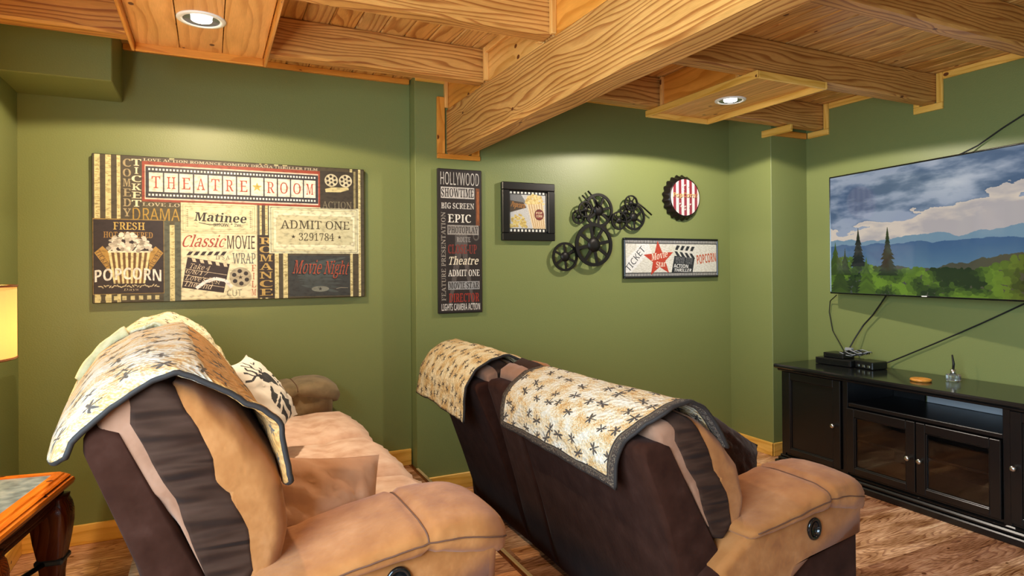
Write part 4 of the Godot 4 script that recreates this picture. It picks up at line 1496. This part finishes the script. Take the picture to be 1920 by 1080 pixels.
func sofas() -> void:
	var s1 := sofa("tan and brown suede reclining sofa on the raised platform under the large sign", 0.612, 0.16, 1.38, 3.69, [[1.46, 2.10, 0.0, 1.0], [2.11, 2.93, 0.075, 1.0], [2.94, 3.60, 0.07, 1.0]], 0.30, M.olive, 0.048)
	sofa("tan and brown suede reclining sofa facing the television on the low floor", 2.04, 0.0, 1.44, 3.45, [[1.50, 2.42, 0.0, 0.855], [2.43, 2.68, -0.01, 0.895], [2.71, 3.36, 0.06, 0.88]], 0.28, M.tan, 0.0)
	var piv := P(0.22, 0.16, 2.53)      # the left sofa stands a degree askew, its throws with it
	var turn := Transform3D(Basis(Vector3.UP, deg_to_rad(1.2)), Vector3())
	var askew := func(o: Node3D) -> void: o.transform = Transform3D(Basis(), piv) * turn * Transform3D(Basis(), -piv) * o.transform
	askew.call(s1)
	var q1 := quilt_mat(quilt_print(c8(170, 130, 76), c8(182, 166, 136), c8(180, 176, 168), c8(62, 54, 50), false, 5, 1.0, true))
	var q2 := quilt_mat(quilt_print(c8(190, 178, 132), c8(206, 198, 164), c8(214, 208, 184), c8(104, 94, 78), false, 8, 0.8))
	var q3 := quilt_mat(quilt_print(c8(180, 136, 78), c8(200, 182, 146), c8(204, 198, 184), c8(52, 45, 43), true, 13, 0.95))
	var q4 := quilt_mat(quilt_print(c8(182, 140, 80), c8(208, 184, 138), c8(220, 206, 172), c8(66, 56, 48), false, 17, 0.8))
	# near seat of the left sofa
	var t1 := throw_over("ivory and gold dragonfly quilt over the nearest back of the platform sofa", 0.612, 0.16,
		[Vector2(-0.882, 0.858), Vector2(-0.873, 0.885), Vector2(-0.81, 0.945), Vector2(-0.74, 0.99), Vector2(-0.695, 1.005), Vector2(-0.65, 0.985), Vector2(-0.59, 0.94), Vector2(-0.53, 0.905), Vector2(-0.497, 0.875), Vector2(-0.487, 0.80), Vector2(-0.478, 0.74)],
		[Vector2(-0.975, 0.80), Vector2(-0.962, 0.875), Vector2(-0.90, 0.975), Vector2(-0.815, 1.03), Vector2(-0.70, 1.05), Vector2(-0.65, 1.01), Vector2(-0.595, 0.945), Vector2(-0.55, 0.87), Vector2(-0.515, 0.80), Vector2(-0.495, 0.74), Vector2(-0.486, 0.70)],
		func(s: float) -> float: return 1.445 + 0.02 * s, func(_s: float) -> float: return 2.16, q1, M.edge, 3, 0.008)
	var t2 := throw_over("pale ivory quilt over the far backs of the platform sofa", 0.612, 0.16,
		[Vector2(-0.975, 0.82), Vector2(-0.955, 0.885), Vector2(-0.935, 0.93), Vector2(-0.89, 0.985), Vector2(-0.835, 1.03), Vector2(-0.77, 1.05), Vector2(-0.69, 1.025), Vector2(-0.62, 0.97), Vector2(-0.575, 0.91), Vector2(-0.555, 0.87)],
		[Vector2(-1.02, 0.82), Vector2(-0.99, 0.88), Vector2(-0.93, 0.955), Vector2(-0.85, 1.015), Vector2(-0.76, 1.03), Vector2(-0.69, 1.0), Vector2(-0.625, 0.95), Vector2(-0.585, 0.89), Vector2(-0.565, 0.85)],
		func(_s: float) -> float: return 2.15, func(_s: float) -> float: return 3.02, q2, q2, 6, 0.02)
	askew.call(t1); askew.call(t2)
	# the right sofa
	var t3 := throw_over("bordered ivory dragonfly quilt over the nearest backs of the low sofa", 2.04, 0.0,
		[Vector2(-0.915, 0.685), Vector2(-0.912, 0.76), Vector2(-0.905, 0.845), Vector2(-0.865, 0.90), Vector2(-0.79, 0.945), Vector2(-0.72, 0.958), Vector2(-0.665, 0.93), Vector2(-0.62, 0.88), Vector2(-0.59, 0.835), Vector2(-0.57, 0.80)],
		[Vector2(-0.915, 0.70), Vector2(-0.914, 0.765), Vector2(-0.905, 0.825), Vector2(-0.87, 0.868), Vector2(-0.80, 0.915), Vector2(-0.72, 0.935), Vector2(-0.66, 0.915), Vector2(-0.61, 0.87), Vector2(-0.575, 0.825), Vector2(-0.555, 0.79)],
		func(s: float) -> float: return lerpf(1.62, 1.50, smoothstep(0.1, 0.5, s)), func(_s: float) -> float: return 2.46, q3, M.edge, 4, 0.006)
	obj("care_tag", bx(P(1.205, 0.893, 1.578) - t3.position, Vector3(0.036, 0.03, 0.003), 0.001, Vector2.ZERO, Basis(Vector3.BACK, 0.75) * Basis(Vector3.RIGHT, -1.2)), M.white, t3)
	throw_over("small dragonfly quilt over the farthest back of the low sofa by the wall", 2.04, 0.0,
		[Vector2(-1.0, 0.66), Vector2(-0.99, 0.72), Vector2(-0.975, 0.82), Vector2(-0.92, 0.90), Vector2(-0.84, 0.945), Vector2(-0.77, 0.955), Vector2(-0.70, 0.93), Vector2(-0.63, 0.865), Vector2(-0.58, 0.79), Vector2(-0.55, 0.72)],
		[Vector2(-1.0, 0.69), Vector2(-0.99, 0.75), Vector2(-0.975, 0.83), Vector2(-0.92, 0.91), Vector2(-0.84, 0.955), Vector2(-0.77, 0.965), Vector2(-0.70, 0.94), Vector2(-0.63, 0.875), Vector2(-0.58, 0.80), Vector2(-0.55, 0.73)],
		func(s: float) -> float: return 2.70 + 0.03 * sin(s * 5.0), func(_s: float) -> float: return 3.40, q4, M.edge, 11, 0.01)
	# pillows
	var dm := print_mat(deer_print(), 0.85)
	pillow("deer_pillow", "white pillow with a dark deer head standing on the platform sofa", 0.33, 0.33, 0.11, Transform3D(Basis(Vector3(0.29, 0, -0.957), Vector3(-0.64, 0.768, 0), Vector3(0.735, 0.6125, 0.223)).orthonormalized(), P(0.185, 0.885, 2.68)), dm, dm, 3)
	pillow("tan_pillow", "plain tan pillow leaning on the near arm of the platform sofa", 0.46, 0.40, 0.19, Transform3D(Basis(Vector3(0.985, -0.19, -0.10), Vector3(0.06, 0.82, -0.56), Vector3(0.05, 0.55, 0.82)).orthonormalized(), P(0.215, 0.685, 1.765)), M.tanpillow, M.tanpillow, 5)
	pillow("red_pillow", "dark red patterned pillow behind the near arm of the low sofa", 0.36, 0.32, 0.13, Transform3D(Basis.from_euler(Vector3(-0.35, 0.2, -0.62)), P(1.85, 0.59, 1.90)), M.redpillow, M.redpillow, 7)


func quilt_mat(t: Texture2D) -> StandardMaterial3D:
	var m := mat(Color.WHITE, 0.9)
	m.albedo_texture = t
	m.texture_repeat = false
	m.heightmap_enabled = true
	m.heightmap_texture = M.puffs
	m.heightmap_scale = 0.6
	return m


# ---------------------------------------------------------------- television wall
func stand_and_tv() -> void:
	var xf := 3.55
	var d0 := 1.275
	var d1 := 3.115
	var base := P(3.78, 0, (d0 + d1) * 0.5)
	var o := thing("tv_stand", "long black wooden television stand with two glass doors and steel knobs", "tv stand", base)
	var at := -base
	var k: Material = M.blackwood
	obj("top", span(3.505, 4.018, 0.672, 0.70, d0 - 0.035, d1 + 0.035, 0.008), M.blacktop, o, at)
	obj("top_moulding", span(3.525, 4.016, 0.655, 0.6715, d0 - 0.018, d1 + 0.018, 0.006), k, o, at)
	var pl := MB.new()
	pl.box(P(3.765, 0.02, (d0 + d1) / 2), Vector3(0.495, 0.04, d1 - d0 + 0.08), 0.006)
	pl.box(P(3.772, 0.052, (d0 + d1) / 2), Vector3(0.482, 0.024, d1 - d0 + 0.05), 0.008)
	pl.box(P(3.778, 0.072, (d0 + d1) / 2), Vector3(0.470, 0.016, d1 - d0 + 0.03), 0.006)
	obj("plinth", pl, k, o, at)
	for d in [[d0, d0 + 0.028], [1.737, 1.773], [2.618, 2.655], [d1 - 0.028, d1]]:
		obj("side_panel", span(xf, 4.01, 0.08, 0.655, d[0], d[1], 0.002), k, o, at)
	obj("bottom_panel", span(xf + 0.01, 4.01, 0.08, 0.098, d0 + 0.03, d1 - 0.03, 0.002), k, o, at)
	obj("shelf", span(xf + 0.002, 4.0, 0.500, 0.524, 1.774, 2.617, 0.003), k, o, at)
	obj("inner_shelf", span(xf + 0.05, 4.0, 0.285, 0.300, 1.774, 2.617, 0.002), k, o, at)
	for q in [[1.304, 1.736, 0.098, 0.655], [2.656, 3.086, 0.098, 0.655], [1.774, 2.617, 0.098, 0.50], [2.42, 2.617, 0.524, 0.655]]:
		obj("back_panel", span(3.995, 4.008, q[2], q[3], q[0], q[1], 0.001), k, o, at)
	var bp := obj("pale_back_panel", span(3.985, 4.0, 0.526, 0.654, 1.775, 2.40, 0.001), mat(c8(168, 172, 178), 0.5), o, at)
	bp.set_meta("label", "pale grey panel at the back of the open shelf")
	for q in [[2.658, 3.084, 0.100, 0.652, false, 2.697, 0.366], [1.306, 1.734, 0.100, 0.652, false, 1.712, 0.376], [2.198, 2.615, 0.100, 0.495, true, 2.229, 0.288], [1.776, 2.192, 0.100, 0.495, true, 2.163, 0.288]]:
		var dm := MB.new()
		var y0: float = q[2]
		var y1: float = q[3]
		var a: float = q[0]
		var b: float = q[1]
		var fw := 0.05
		for e in [[a, a + fw, y0, y1], [b - fw, b, y0, y1], [a + fw, b - fw, y0, y0 + fw - 0.012], [a + fw, b - fw, y1 - fw, y1]]:
			dm.box(P(xf - 0.008, (e[2] + e[3]) / 2, (e[0] + e[1]) / 2), Vector3(0.02, e[3] - e[2], e[1] - e[0]), 0.003)
		for e in [[a + fw, a + fw + 0.006, y0 + fw - 0.012, y1 - fw], [b - fw - 0.006, b - fw, y0 + fw - 0.012, y1 - fw], [a + fw, b - fw, y0 + fw - 0.012, y0 + fw - 0.006], [a + fw, b - fw, y1 - fw - 0.006, y1 - fw]]:
			dm.box(P(xf - 0.005, (e[2] + e[3]) / 2, (e[0] + e[1]) / 2), Vector3(0.016, e[3] - e[2], e[1] - e[0]), 0.0025)
		var door := obj("door", dm, k, o, at)
		if q[4]:
			obj("glass_pane", span(xf - 0.003, xf + 0.001, y0 + fw - 0.012, y1 - fw, a + fw, b - fw, 0.0005), M.glass, door)
		else:
			obj("door_panel", span(xf - 0.004, xf + 0.004, y0 + fw - 0.012, y1 - fw, a + fw, b - fw, 0.001), k, door)
		var kb := MB.new()
		kb.lathe([Vector2(0, 0), Vector2(0.006, 0.0), Vector2(0.006, 0.010), Vector2(0.013, 0.016), Vector2(0.015, 0.022), Vector2(0.012, 0.028), Vector2(0.0, 0.030)], 20, Transform3D(Basis(Vector3.BACK, PI / 2), P(xf - 0.018, q[6], q[5])))
		obj("knob", kb, M.steel, door)
	# the television, swung out at its near end
	var tw := 1.43
	var th := 0.815
	var tb := Basis(Vector3.UP, -PI / 2 - deg_to_rad(8.0))
	var tc := P(3.93, 1.585, 3.02) + tb.x * (tw / 2)
	var tv := thing("television", "large flat television showing a mountain landscape, on a wall mount", "television", tc)
	tv.basis = tb
	frame_of(tv, "bezel", tw, th, 0.009, -0.012, 0.006, M.blackgloss)
	obj("back_cover", bx(Vector3(0, 0, -0.022), Vector3(tw - 0.02, th - 0.02, 0.03), 0.008), M.black, tv)
	var sm := mat(c8(8, 8, 9), 0.07)
	sm.emission_enabled = true
	sm.emission_texture = screen_print()
	sm.emission_operator = BaseMaterial3D.EMISSION_OP_MULTIPLY
	sm.emission = Color.WHITE
	sm.emission_energy_multiplier = 0.9
	plate(tv, "screen", tw - 0.018, th - 0.018, 0.002, sm)
	obj("brand_mark", bx(Vector3(0.0, -th / 2 + 0.007, 0.0062), Vector3(0.035, 0.006, 0.0012), 0.0003), M.white, tv)
	obj("wall_mount", bx(Vector3(0.03, 0, -0.08), Vector3(0.3, 0.3, 0.09), 0.01), M.iron, tv)
	var al := AreaLight3D.new()
	al.name = "screen_light"
	al.area_size = Vector2(tw - 0.02, th - 0.02)
	al.light_color = c8(200, 214, 226)
	al.light_energy = 0.25
	al.area_range = 6.0
	al.shadow_enabled = true
	tv.add_child(al)
	al.position = Vector3(0, 0, 0.012)
	al.rotation.y = PI
	# cords
	cord("black cord rising from the television top to the right", [[3.905, 1.985, 2.28], [3.99, 2.02, 2.20], [4.02, 2.06, 2.12], [4.02, 2.137, 1.99], [4.02, 2.19, 1.887], [4.02, 2.28, 1.72]])
	cord("black cord slanting up right from the devices below the television", [[3.97, 0.712, 2.70], [4.015, 0.74, 2.65], [4.02, 0.883, 2.379], [4.02, 1.03, 2.11], [4.02, 1.155, 1.894], [3.95, 1.25, 1.70]])
	cord("thin black cord hanging in a loop at the left end of the television", [[3.965, 1.165, 3.0], [4.01, 1.12, 3.085], [4.018, 1.038, 3.10], [4.015, 0.907, 3.072], [3.98, 0.83, 2.99], [3.93, 0.785, 2.92]])
	cord("thick black cord dropping from under the television to the devices", [[3.94, 1.18, 2.62], [3.985, 1.12, 2.69], [4.0, 1.04, 2.757], [4.0, 0.964, 2.827], [3.97, 0.87, 2.87], [3.93, 0.79, 2.89]])
	# devices on the stand
	var dv := thing("cable_box", "low wide black cable box at the left end of the stand top", "cable box", P(3.86, 0.70, 2.90))
	dv.rotation.y = 0.1
	obj("case", bx(Vector3(0, 0.024, 0), Vector3(0.17, 0.044, 0.25), 0.004), M.black, dv)
	obj("front_strip", bx(Vector3(-0.0855, 0.024, 0), Vector3(0.002, 0.026, 0.22), 0.0005), M.blackgloss, dv)
	for z in [-0.09, 0.09]:
		obj("foot", bx(Vector3(0, 0.0015, z), Vector3(0.12, 0.003, 0.012), 0.0005), M.rubber, dv)
	dv = thing("media_player", "small black box stacked on the low cable box", "media player", P(3.87, 0.7465, 2.915))
	obj("case", bx(Vector3(0, 0.016, 0), Vector3(0.12, 0.032, 0.15), 0.004), M.black, dv)
	obj("port_strip", bx(Vector3(-0.0605, 0.016, 0.0), Vector3(0.001, 0.012, 0.10), 0.0003), M.blackgloss, dv)
	dv = thing("network_box", "black box with tangled wires right of the cable box on the stand", "router", P(3.88, 0.70, 2.690))
	dv.rotation.y = -0.12
	obj("case", bx(Vector3(0, 0.026, 0), Vector3(0.13, 0.05, 0.135), 0.005), M.black, dv)
	for i in 3:
		obj("port", bx(Vector3(-0.0655, 0.02, -0.04 + i * 0.04), Vector3(0.002, 0.014, 0.018), 0.0005), M.steel, dv)
	dv = thing("cable_tangle", "tangle of short black and grey wires lying on the boxes", "wires", P(3.88, 0.765, 2.80))
	for i in 7:
		var m := MB.new()
		var pts := []
		var a0 := rng.randf() * TAU
		for j in 14:
			var a := a0 + j * 0.45
			pts.append(Vector3(cos(a) * rng.randf_range(0.03, 0.05), 0.012 + i * 0.004 + 0.008 * sin(j * 1.3 + i), sin(a) * 0.075 + (i - 3) * 0.012))
		m.tube(pts, 0.0028, 6)
		obj("wire", m, M.rubber if i % 3 else M.greywire, dv)
	obj("plug", bx(Vector3(0.02, 0.04, -0.06), Vector3(0.03, 0.022, 0.05), 0.004), M.greywire, dv)
	# coaster ring and scent bottle
	var ring := MB.new()
	ring.lathe([Vector2(0.016, 0.0), Vector2(0.050, 0.0), Vector2(0.055, 0.006), Vector2(0.053, 0.013), Vector2(0.046, 0.016), Vector2(0.022, 0.013), Vector2(0.014, 0.010), Vector2(0.0, 0.008)], 40)
	var rg := obj("wooden_coaster", ring, M.coaster, self, P(3.70, 0.7002, 2.262))
	tag(rg, "round pale wooden ring coaster on the stand top", "coaster")
	var bo := thing("scent_bottle", "small square glass scent bottle with a dark reed on the stand", "bottle", P(3.85, 0.7002, 2.170))
	obj("glass_body", bx(Vector3(0, 0.022, 0), Vector3(0.058, 0.042, 0.058), 0.006), M.solidglass, bo)
	var nk := MB.new()
	nk.lathe([Vector2(0.0, 0.043), Vector2(0.016, 0.043), Vector2(0.013, 0.052), Vector2(0.015, 0.068), Vector2(0.006, 0.070), Vector2(0.0, 0.070)], 20)
	obj("collar", nk, M.steel, bo)
	var rd := MB.new()
	rd.tube([Vector3(0, 0.071, 0), Vector3(-0.002, 0.10, 0.004), Vector3(0.002, 0.152, -0.006)], [0.006, 0.0065, 0.004], 8)
	obj("reed", rd, M.rubber, bo)


func cord(label: String, pts: Array) -> void:
	var c := Curve3D.new()
	var ps := []
	for p in pts:
		ps.append(P(p[0], p[1], p[2]))
	for i in ps.size():
		var t: Vector3 = (ps[mini(i + 1, ps.size() - 1)] - ps[maxi(i - 1, 0)]) / 6.0
		c.add_point(ps[i], -t, t)
	var out := []
	for k in 41:
		out.append(c.sample_baked(c.get_baked_length() * k / 40.0) - ps[0])
	var m := MB.new()
	m.tube(out, 0.005 if label.begins_with("thick") else (0.0032 if label.begins_with("thin") else 0.0042), 8)
	tag(obj("power_cord", m, M.rubber, self, ps[0]), label, "cord")


# ---------------------------------------------------------------- the table and lamp on the left
func side_table() -> void:
	var b := Basis(Vector3.UP, deg_to_rad(-9.0))
	var o := thing("end_table", "orange wooden end table with moulded edge, slate top and carved legs", "side table", P(-0.645, 0.0, 2.50))
	o.basis = b
	var hw := 0.15
	var hd := 0.30
	var top := 0.65
	var m := MB.new()
	# the moulded rim: a profile swept round the clipped rectangle
	var prof := [Vector2(-0.05, 0.0), Vector2(-0.05, -0.05), Vector2(-0.008, -0.05), Vector2(0.006, -0.042), Vector2(0.010, -0.03), Vector2(0.006, -0.021), Vector2(-0.004, -0.018), Vector2(-0.002, -0.012), Vector2(-0.008, -0.008), Vector2(-0.018, -0.006), Vector2(-0.022, -0.001), Vector2(-0.03, 0.0)]
	var rings := []
	var cc := 0.03
	for q in [[hw, hd - cc, 1, 0.4], [hw - cc, hd, 0.4, 1], [-hw + cc, hd, -0.4, 1], [-hw, hd - cc, -1, 0.4], [-hw, -hd + cc, -1, -0.4], [-hw + cc, -hd, -0.4, -1], [hw - cc, -hd, 0.4, -1], [hw, -hd + cc, 1, -0.4]]:
		var ring := []
		for p in prof:
			ring.append(Vector3(q[0] + q[2] * p.x, top + p.y, q[1] + q[3] * p.x))
		rings.append(ring)
	m.loft(rings, false, 1.0, false, true)
	obj("moulded_rim", m, M.tableorange, o)
	obj("slate_inset", bx(Vector3(0, top - 0.012, 0), Vector3(hw * 2 - 0.07, 0.014, hd * 2 - 0.07), 0.002), M.slate, o)
	obj("apron", bx(Vector3(0, top - 0.085, 0), Vector3(hw * 2 - 0.05, 0.06, hd * 2 - 0.05), 0.004), M.darkwood, o)
	for sx in [-1.0, 1.0]:
		for sz in [-1.0, 1.0]:
			var lg := MB.new()
			var rr := []
			for q in [[0.0, 0.030], [0.04, 0.034], [0.08, 0.030], [0.16, 0.030], [0.24, 0.031], [0.30, 0.033], [0.36, 0.040], [0.42, 0.050], [0.47, 0.056], [0.51, 0.057], [0.54, 0.052], [0.56, 0.044], [0.572, 0.046]]:
				var ring := []
				for s in 24:
					var a := TAU * s / 24
					var e: Vector2 = Vector2(signf(cos(a)) * pow(absf(cos(a)), 0.35), signf(sin(a)) * pow(absf(sin(a)), 0.35)) * q[1]
					ring.append(Vector3(sx * (hw - 0.052) + e.x, q[0], sz * (hd - 0.052) + e.y))
				rr.append(ring)
			lg.loft(rr)
			obj("leg", lg, M.legwood, o)
	var st := MB.new()
	st.tube([Vector3(hw - 0.052, 0.35, -hd + 0.052), Vector3(0, 0.335, 0), Vector3(-hw + 0.052, 0.35, hd - 0.052)], 0.009, 10)
	st.tube([Vector3(-hw + 0.052, 0.35, -hd + 0.052), Vector3(0, 0.335, 0), Vector3(hw - 0.052, 0.35, hd - 0.052)], 0.009, 10)
	obj("stretcher", st, M.iron, o)
	for q in [[1, -1], [-1, -1], [1, 1], [-1, 1]]:
		obj("clasp", bx(Vector3(q[0] * (hw - 0.052), 0.35, q[1] * (hd - 0.052)), Vector3(0.088, 0.022, 0.088), 0.006), M.clasp, o)
	# lamp
	var l := thing("table_lamp", "table lamp with a glowing yellow drum shade on the end table", "lamp", P(-0.688, 0.652, 2.40))
	var lb := MB.new()
	lb.lathe([Vector2(0, 0), Vector2(0.07, 0.0), Vector2(0.072, 0.012), Vector2(0.03, 0.03), Vector2(0.045, 0.09), Vector2(0.06, 0.16), Vector2(0.05, 0.24), Vector2(0.018, 0.32), Vector2(0.014, 0.40), Vector2(0.0, 0.41)], 28)
	obj("base", lb, M.darkwood, l)
	var sh := MB.new()
	var r := []
	for q in [[0.150, 0.452], [0.150, 0.676], [0.146, 0.676], [0.146, 0.452]]:
		var ring := []
		for s in 48:
			ring.append(Vector3(cos(TAU * s / 48) * q[0], q[1], sin(TAU * s / 48) * q[0]))
		r.append(ring)
	sh.loft(r, false, 1.0, false, true)
	var sm := mat(c8(186, 158, 112), 0.8)
	sm.backlight_enabled = true
	sm.backlight = c8(92, 74, 46)
	sm.emission_enabled = true
	sm.emission = c8(255, 216, 104)
	sm.emission_energy_multiplier = 0.12
	obj("shade", sh, sm, l)
	var tr := MB.new()
	for y in [0.454, 0.674]:
		var ring := []
		for s in 48:
			ring.append(Vector3(cos(TAU * s / 48) * 0.150, y, sin(TAU * s / 48) * 0.150))
		tr.tube(ring, 0.004, 6, true)
	obj("shade_binding", tr, M.darkwood, l)
	var hb := MB.new()
	hb.tube([Vector3(0, 0.40, 0), Vector3(0, 0.50, 0)], 0.012, 8)
	obj("socket", hb, M.iron, l)
	var bl := MB.new()
	bl.lathe([Vector2(0, 0.50), Vector2(0.014, 0.505), Vector2(0.03, 0.54), Vector2(0.028, 0.565), Vector2(0.0, 0.585)], 20)
	var em := mat(Color.WHITE, 0.5)
	em.emission_enabled = true
	em.emission = c8(255, 214, 150)
	em.emission_energy_multiplier = 3.0
	obj("bulb", bl, em, l)
	var ol := OmniLight3D.new()
	ol.name = "table_lamp_light"
	ol.position = Vector3(0, 0.545, 0)
	ol.light_color = c8(255, 202, 130)
	ol.light_energy = 0.65
	ol.light_size = 0.03
	ol.omni_range = 8.0
	ol.omni_attenuation = 2.0
	ol.shadow_enabled = true
	l.add_child(ol)
